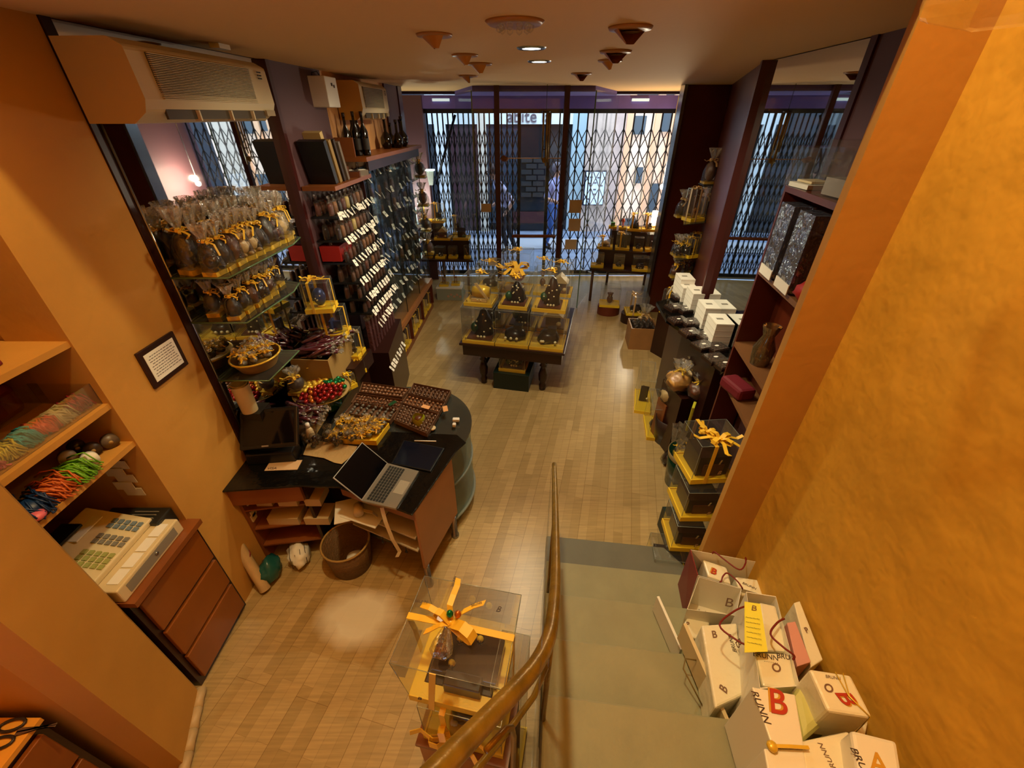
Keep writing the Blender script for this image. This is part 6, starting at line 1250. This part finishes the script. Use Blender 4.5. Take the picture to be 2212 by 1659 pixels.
# stack of gift boxes on a small cabinet in the foreground
ZT, ZB = 1.14, .83
tq = [P(u, v, ZT) for u, v in ((915, 1243), (1125, 1286), (1089, 1490), (843, 1434))]
c = sum(tq, Vector())/4; ex = ((tq[1]-tq[0])+(tq[2]-tq[3])).normalized(); fa = math.atan2(ex.y, ex.x)
fw = ((tq[1]-tq[0]).length+(tq[2]-tq[3]).length)/2; fd = ((tq[3]-tq[0]).length+(tq[2]-tq[1]).length)/2
fg = thing('gift_box', 'large clear gift box with orange satin bow and dark chocolate slab in the foreground', 'gift box', (c.x, c.y, ZB), fa)
H_ = ZT-ZB; b = MB(); W2, D2 = fw*.9, fd*.9
b.box((0, 0, .015), (W2, D2, .03), YEL)
for s in (-1, 1): b.box((s*(W2/2-.02), 0, .035), (.04, D2-.1, .012), YEL); b.box((0, s*(D2/2-.025), .035), (W2, .05, .012), YEL)
b.build('base_tray', fg)
b = MB(); b.box((.0, .0, .036), (W2-.082, D2-.102, .008), CHOC); b.box((.015, .015, .065), (W2-.09, D2-.12, .06), mat('glossy dark chocolate', '#2a1710', .12, spec=.7)); b.box((.02, -.075, .05), (W2-.2, .05, .1), CHOC)
b.build('chocolate_slab', fg, bevel=.004)
b = MB()
for x, y in ((-.035, -.03), (-.03, .055), (.045, .07)): b.ball((x, y, .1), .014, mat('yellow chick', '#d8b830', .5), (1, .8, 1.3)); b.ball((x-.004, y-.012, .108), .003, INK, sub=1); b.ball((x+.005, y-.012, .108), .003, INK, sub=1)
b.build('sugar_chicks', fg)
c_ = MB(); x, y = W2/2-.003, D2/2-.003; X, Y = fw/2, fd/2
vs = [(-x, -y, .03), (x, -y, .03), (x, y, .03), (-x, y, .03), (-X, -Y, H_), (X, -Y, H_), (X, Y, H_), (-X, Y, H_)]
c_.add(vs, [(0, 1, 5, 4), (1, 2, 6, 5), (2, 3, 7, 6), (3, 0, 4, 7), (4, 5, 6, 7)], ACR)
for i, j in ((0, 4), (1, 5), (2, 6), (3, 7), (4, 5), (5, 6), (6, 7), (7, 4)): c_.cyl(vs[i], vs[j], .0012, FROST, 5)  # hazy rods stand in for light caught on the cover's edges
c_.build('clear_cover', fg)
KX, KY = -.03, .0
r = MB()
r.strip([(-X-.002, KY+.03, .0), (-X-.003, KY+.02, H_*.6), (-X-.002, KY, H_+.002), (KX, KY, H_+.006), (X+.002, KY-.0, H_+.002), (X+.003, KY, H_*.5), (X, KY, 0)], .022, (0, 1, 0), RIB)
r.strip([(KX-.05, -Y*.98, 0), (KX-.03, -Y-.002, H_*.5), (KX-.01, -Y-.002, H_+.002)], .022, (1, 0, 0), RIB)
r.build('side_ribbon', fg)
r = MB(); K = Vector((KX, KY, H_+.012))
def loop(a, L_, w_, up): d = Vector((math.cos(a), math.sin(a), 0)); s = Vector((-d.y, d.x, .25)); r.strip([K]+[K+d*L_*f+Vector((0, 0, up*g)) for f, g in ((.25, .5), (.55, 1), (.9, .95), (1.05, .4), (.9, -.05), (.5, -.1), (.2, 0))]+[K], w_, s, RIB)
loop(R(-25), .1, .034, .045); loop(R(165), .06, .026, .035)
def tail(pts_): r.strip([K+Vector(q) for q in pts_], .021, (.2, 1, 0) if abs(pts_[-1][0]) > abs(pts_[-1][1]) else (1, -.1, 0), RIB)
tail([(0, 0, 0), (.035, .03, .03), (.07, .055, .035), (.1, .075, .03)]); tail([(0, 0, 0), (-.012, .035, .045), (-.01, .07, .05), (-.005, .1, .06), (-.01, .125, .06)]); tail([(0, 0, 0), (-.04, .01, .03), (-.08, .02, .035), (-.115, .03, .02)]); tail([(0, 0, 0), (-.03, -.015, .01), (-.06, -.03, -.005), (-.08, -.04, -.01)])
r.ball(K+Vector((0, 0, .005)), .011, RIB, sub=2); r.build('satin_bow', fg)
for q, s, rz in (((KX-.02, KY+.11, H_+.075), .011, 1.6), ((KX-.115, KY+.032, H_+.048), .013, .1), ((KX+.075, KY+.06, H_+.052), .011, .5)): text('BRUNN', s, INK, fg, q, (0.15, 0, rz), 'ribbon_lettering')
o = tag(MB().ball((0, 0, 0), .012, GREENF, (1, 1, 1.4), .05).build('foil_egg', None, tuple(Vector((c.x, c.y, ZB))+Matrix.Rotation(fa, 3, 'Z') @ (K+Vector((-.005, .012, .035))))), 'green foil egg tucked in the foreground satin bow', 'sweet')
o = tag(MB().ball((0, 0, 0), .012, ORF, (1, 1, 1.4), .05).build('foil_egg', None, tuple(Vector((c.x, c.y, ZB))+Matrix.Rotation(fa, 3, 'Z') @ (K+Vector((.022, .016, .035))))), 'copper foil egg tucked in the foreground satin bow', 'sweet')
b = MB(); b.lathe([(.012, 0), (.032, -.045), (.036, -.07), (.02, -.09)], CELLO, n=14, wob=.3, cap=False, smooth=False); o = b.build('egg_sachet', fg); o.location = (KX+.005, KY-.04, H_+.07); o.rotation_euler = (R(-70), 0, 0); MB().ball((0, 0, -.065), .02, CHOCM).build('sachet_sweets', o)
text('B', .03, INK, fg, (X*.62, Y*.55, H_+.001), (0, 0, 0), 'logo_mark', shear=.3); text('B', .03, INK, fg, (-W2*.36, -D2/2-.008, .06), (math.pi/2, 0, 0), 'logo_mark', shear=.3); text('BRUNN', .014, mat('gold print', '#ffe890', .3), fg, (W2*.28, D2/2-.028, .0422), ext=.0002)
# lower box and cabinet
g2 = gift_box('second clear gift box with orange bow beneath the large foreground box', (c.x+.012, c.y-.03, .53), fa, fw*.86, fd*.84, .297, 'mound', 'bow', None, seed=200)
r = MB(); bow(r, (0, 0, 0), .07, RIB, 4, 9); q = Vector((c.x, c.y, .62))+Matrix.Rotation(fa, 3, 'Z') @ Vector((-.03, -fd/2+.015, .0)); o = r.build('front_bow', g2); o.location = (-.04, -fd*.42-.02, .14); o.rotation_euler = (R(75), 0, 0)
t = thing('small_cabinet', 'low brown cabinet under the foreground gift boxes', 'cabinet', (c.x+.01, c.y-.03, 0), fa); MB().box((0, 0, .26), (fw*.95, fd*.95, .5), CABL).build('body', t); MB().box((0, 0, .519), (fw, fd, .02), CABW).build('top', t)
g3 = gift_box('tall yellow cornered gift box squeezed between cabinet and handrail', (c.x+.175, c.y-.02, .0), fa, .12, .2, .95, 'slabs', None, None, seed=201)
# ---- bags on the stairs
def bagq(label, rim, zr, zb, inner=True, mside=PAPERW, mleft=None, shrink=.94, cat='bag', name='carrier_bag', bpx=None):
    """open carrier bag from its four rim corners (back left, back right, front right, front left)"""
    t = thing(name, label, cat); rp3 = [P(u, v, z) for (u, v), z in zip(rim, zr if isinstance(zr, list) else [zr]*4)]
    c = sum(rp3, Vector())/4; bt = [Vector((c.x+(p.x-c.x)*shrink, c.y+(p.y-c.y)*shrink, zb)) for p in rp3]
    if bpx: bt = [P(u, v, zb) for u, v in bpx]
    b = MB(); vs = rp3+bt
    for i in range(4):
        j = (i+1) % 4; m_ = mleft if (mleft and i == 3) else mside; ni = (c-rp3[i])*.02; nj = (c-rp3[j])*.02
        a_ = [rp3[i], rp3[j], bt[j], bt[i]]; in_ = [rp3[i]+ni, rp3[j]+nj, bt[j]+nj, bt[i]+ni]
        b.hull8(a_, in_, m_)
    b.hull8([p+Vector((0, 0, .001)) for p in bt], [p+Vector((0, 0, .004)) for p in bt], mside); b.build('paper_body', t)
    return t, rp3, bt
def handle(t, a, b_, up, out, m=CORD):
    a, b_ = Vector(a), Vector(b_); up = Vector(up); pts = [a, a.lerp(b_, .05)+up*.5, a.lerp(b_, .2)+up*.9+Vector(out)*.5, a.lerp(b_, .5)+up+Vector(out), a.lerp(b_, .8)+up*.9+Vector(out)*.5, a.lerp(b_, .95)+up*.5, b_]
    s_ = []
    for i in range(len(pts)-1):
        p0, p1, p2, p3 = pts[max(i-1, 0)], pts[i], pts[i+1], pts[min(i+2, len(pts)-1)]
        for k in range(5): q = k/5; s_.append(.5*((2*p1)+(p2-p0)*q+(2*p0-5*p1+4*p2-p3)*q**2+(3*p1-p0-3*p2+p3)*q**3))
    MB().tube(s_+[pts[-1]], .0035, m, 8).build('cord_handle', t)
def onface(t, s, size, m, u, v, z, n, shear=0, name='lettering', bold=0, rot2=0, off=.002):
    """lettering on a face: at the point seen at (u,v), normal n, text up as vertical as it can be"""
    n = Vector(n).normalized(); p = P(u, v, z) if z is not None else None
    up = Vector((0, 0, 1)) if abs(n.z) < .8 else Vector((-math.sin(rot2), math.cos(rot2), 0)); x = up.cross(n).normalized(); y = n.cross(x)
    M = Matrix((x, y, n)).transposed(); return text(s, size, m, t, p+n*off, M.to_euler(), name, .0003, bold, shear)
LOGO = mat('logo brown', '#7c5c46', .5)
t, rm, bt = bagq('open white carrier bag with dark red gusset on the lower steps, nearest the pillar', [(1491, 1187), (1654, 1217), (1671, 1292), (1507, 1243)], [.74, .74, .72, .72], .345, mleft=PAPERR, bpx=[(1464, 1262), (1610, 1320), (1630, 1370), (1478, 1335)])
handle(t, rm[0].lerp(rm[1], .3), rm[0].lerp(rm[1], .75), (0, 0, .03), (-.0, -.09, 0)); handle(t, rm[3].lerp(rm[2], .3), rm[3].lerp(rm[2], .6), (0, 0, .02), (0, .05, 0))
def parcel(label, px, zt, zb, m=PAPERW, logo=None, name='wrapped_parcel', bev=.008, cat='parcel', mtop=None):
    t = thing(name, label, cat); q = [P(u, v, zt) for u, v in px]; b = MB(); b.hull8([(p.x, p.y, zb) for p in q], q, m); b.build('wrapping', t, bevel=bev); cc = sum(q, Vector())/len(q)
    if logo: 
        for s, sz, mm, fx_, fy, a in logo: p = q[0].lerp(q[1], fx_).lerp(q[3].lerp(q[2], fx_), fy); d = (q[1]-q[0]); text(s, sz*(.62 if mm is LOGO else .8), mm, t, (p.x, p.y, zt+(.0012 if mm is not REDI else .0028)), (0, 0, math.atan2(d.y, d.x)+a), 'logo_mark' if len(s) == 1 else 'lettering', .0003, .0008 if len(s) == 1 else 0, .25)
    return t, q
WR = mat('waxed wrapping paper', '#efe4c4', .3, bump=.35, bscale=14)
parcel('white wrapped parcel in the open carrier bag, left', [(1518, 1208), (1570, 1225), (1580, 1262), (1530, 1245)], .70, .36, WR, [('B', .06, REDI, .3, .6, 0), ('B', .06, GOLDI, .27, .55, 0)])
parcel('white wrapped parcel in the open carrier bag, right', [(1588, 1245), (1638, 1252), (1650, 1290), (1598, 1285)], .69, .36, WR, [('BRUNN', .022, INK, .5, .45, -.4)])
t, rm, bt = bagq('second white carrier bag with folded rim in front of the red gusset bag', [(1510, 1246), (1602, 1272), (1590, 1330), (1484, 1316)], [.73, .73, .72, .70], .515, shrink=.9)
onface(t, 'B', .07, LOGO, 1575, 1302, .68, (-.2, -1, .3), name='logo_mark'); 
for k in range(3): onface(t, 'o', .012, INK, 1510+14*k, 1316+4*k, .69, (-.2, -1, .3), name='handle_hole')
parcel('white wrapped parcel with yellow corner between the steps and the long bag', [(1488, 1327), (1535, 1330), (1528, 1385), (1465, 1370)], .62, .515, WR, [('B', .05, LOGO, .15, .5, 0), ('B', .05, LOGO, .1, .95, .3)])
t = thing('leaning_card', 'thin white card leaning at the right edge of the third step', 'card', (P(1442, 1352, .6).x, P(1442, 1352, .6).y, .52), R(8)); MB().box((0, 0, .06), (.012, .24, .12), WHITE).build('card', t)
parcel('tall narrow grey shaded parcel lying along the steps beside the big carrier bag', [(1515, 1350), (1592, 1345), (1608, 1500), (1545, 1530)], .86, .69, WR, [('B', .06, LOGO, .3, .15, 0), ('B', .06, LOGO, .35, .85, 1), ('BRUNN', .025, INK, .8, .3, 1.4)])
t = thing('cream_board', 'cream board edge standing beside the long parcel on the steps', 'board', (P(1520, 1450, .8).x, P(1520, 1450, .8).y, .7), R(6)); MB().box((0, 0, .06), (.014, .34, .12), CREAM).build('board', t); MB().tube([(-.01, .04, .1), (-.05, .05, .1), (-.07, .02, .09), (-.05, -.03, .06), (-.02, -.09, .01)], .003, mat('tan cord', '#7a6230', .6), 6).build('cord_loop', t)
# big carrier with yellow note
t, rm, bt = bagq('large white carrier bag with red cord handles and a yellow note', [(1612, 1278), (1676, 1288), (1728, 1482), (1642, 1488)], [.98, .98, 1.06, 1.06], .69, shrink=.93)
handle(t, rm[0].lerp(rm[3], .15), rm[0].lerp(rm[3], .68), (0, 0, .01), (-.12, 0, .0)); handle(t, rm[1].lerp(rm[2], .3), rm[1].lerp(rm[2], .75), (0, 0, .03), (-.07, 0, 0)); onface(t, 'B', .05, LOGO, 1596, 1390, .92, (-1, 0, .2), name='logo_mark')
parcel('white wrapped parcel with shop seal inside the large carrier bag', [(1630, 1408), (1706, 1412), (1722, 1492), (1648, 1482)], 1.03, .7, WR, [('BRUNN', .03, INK, .27, .12, -.15), ('BRU', .03, INK, .78, .1, -.1), ('O', .06, LOGO, .5, .45, 0), ('- - - - - - -', .014, INK, .4, .28, -.1)])
parcel('plain white inner parcel behind the yellow note', [(1640, 1300), (1676, 1308), (1702, 1408), (1655, 1405)], .99, .7, WR)
t = thing('yellow_note', 'lemon yellow order note with small logo clipped to the big carrier bag', 'note'); q = [P(u, v, z) for u, v, z in ((1608, 1300, 1.03), (1642, 1305, 1.04), (1658, 1408, 1.075), (1608, 1410, 1.075))]
MB().hull8(q, [p+Vector((0, 0, .002)) for p in q], NOTEY).build('paper', t); d = q[1]-q[0]
cq = sum(q, Vector())/4; nq = (q[1]-q[0]).cross(q[0]-q[3]).normalized(); nq = nq if nq.z > 0 else -nq; xq = (q[1]-q[0]).normalized(); Mq = Matrix((xq, nq.cross(xq), nq)).transposed().to_euler()
text('B', .035, LOGO, t, q[0].lerp(q[2], .5).lerp(q[0].lerp(q[1], .5), .72)+nq*.004, Mq, 'logo_mark', .0002, 0, .3)
for k in range(6): text('~~~~', .02, mat('pencil grey', '#8a8a40', .6), t, q[0].lerp(q[3], .35+.1*k).lerp(q[1].lerp(q[2], .35+.1*k), .45)+nq*.004, Mq, 'handwriting', .0002)
parcel('upright cream envelope bag leaning on the wall behind the pink sheet', [(1715, 1302), (1728, 1298), (1778, 1425), (1752, 1442)], .98, .70, WR, [('B', .045, LOGO, .5, .5, 0)], 'paper_envelope', .003, 'envelope')
parcel('pink sheet tucked between the big carrier bag and the envelope', [(1700, 1345), (1718, 1342), (1752, 1430), (1722, 1440)], 1.0, .72, PINK, None, 'pink_sheet', .002, 'paper')
# wrapped box with gold ribbon
t, q = parcel('wrapped white box tied with thin gold ribbon, resting against the wall', [(1747, 1444), (1838, 1458), (1886, 1551), (1789, 1536)], 1.17, 1.0, WR, [('O', .05, LOGO, .25, .45, 0), ('B', .08, REDI, .55, .6, -1.2), ('B', .08, GOLDI, .58, .62, -1.2), ('BRUNN', .02, LOGO, .5, .15, 0)])
b = MB()
for f in (.62, .8): b.tube([q[0].lerp(q[1], f)+Vector((0, 0, .003)), q[0].lerp(q[2], .6)+Vector((.01*f, 0, .006)), q[3].lerp(q[2], .93)+Vector((0, 0, .003)), q[3].lerp(q[2], .98)+Vector((0, -.004, -.16))], .0016, GOLD, 5)
b.build('gold_ribbon', t)
parcel('olive yellow tissue package under the wrapped box', [(1715, 1500), (1745, 1452), (1800, 1545), (1735, 1602)], 1.08, .86, mat('olive tissue', '#cdc878', .55, bump=.5, bscale=8), None, 'tissue_package', .02)
parcel('cream parcel end below the gold ribboned box', [(1790, 1540), (1878, 1555), (1870, 1592), (1780, 1585)], 1.02, .87, WR, [('C', .05, LOGO, .1, .7, 0)])
t, q = parcel('long glossy white box with large red and gold logo on the nearest visible step', [(1624, 1483), (1718, 1500), (1738, 1616), (1668, 1612)], 1.16, .86, PAPERW, [('B', .115, GOLDI, .42, .22, 0), ('B', .115, REDI, .46, .24, 0), ('RUNN', .035, INK, .04, .35, -1.4)], bev=.004)
MB().strip([q[3]+Vector((-.01, 0, .003)), q[3].lerp(q[2], .5)+Vector((0, 0, .006)), q[2]+Vector((.01, 0, .004))], .008, (0, 1, 0), GOLD).ball(q[3]+Vector((0, 0, .0)), .014, GOLD, (1, 1, .7), .3).build('gold_ribbon', t)
parcel('white box below the ribbon at the bottom of the picture', [(1650, 1616), (1737, 1618), (1756, 1740), (1672, 1740)], 1.15, .87, PAPERW, None, bev=.004)
t, q = parcel('white parcel with printed seal at the bottom right against the wall', [(1838, 1575), (1938, 1600), (1958, 1720), (1860, 1720)], 1.22, 1.03, PAPERW, [('A', .08, GOLDI, .45, .5, 0), ('BRU', .03, INK, .06, .45, -1.35)], bev=.01)
parcel('grey shaded parcel beside the printed seal parcel at the bottom edge', [(1730, 1600), (1835, 1578), (1858, 1720), (1742, 1720)], 1.15, 1.03, WR, [('BRUNN', .03, LOGO, .5, .4, 1.5)])
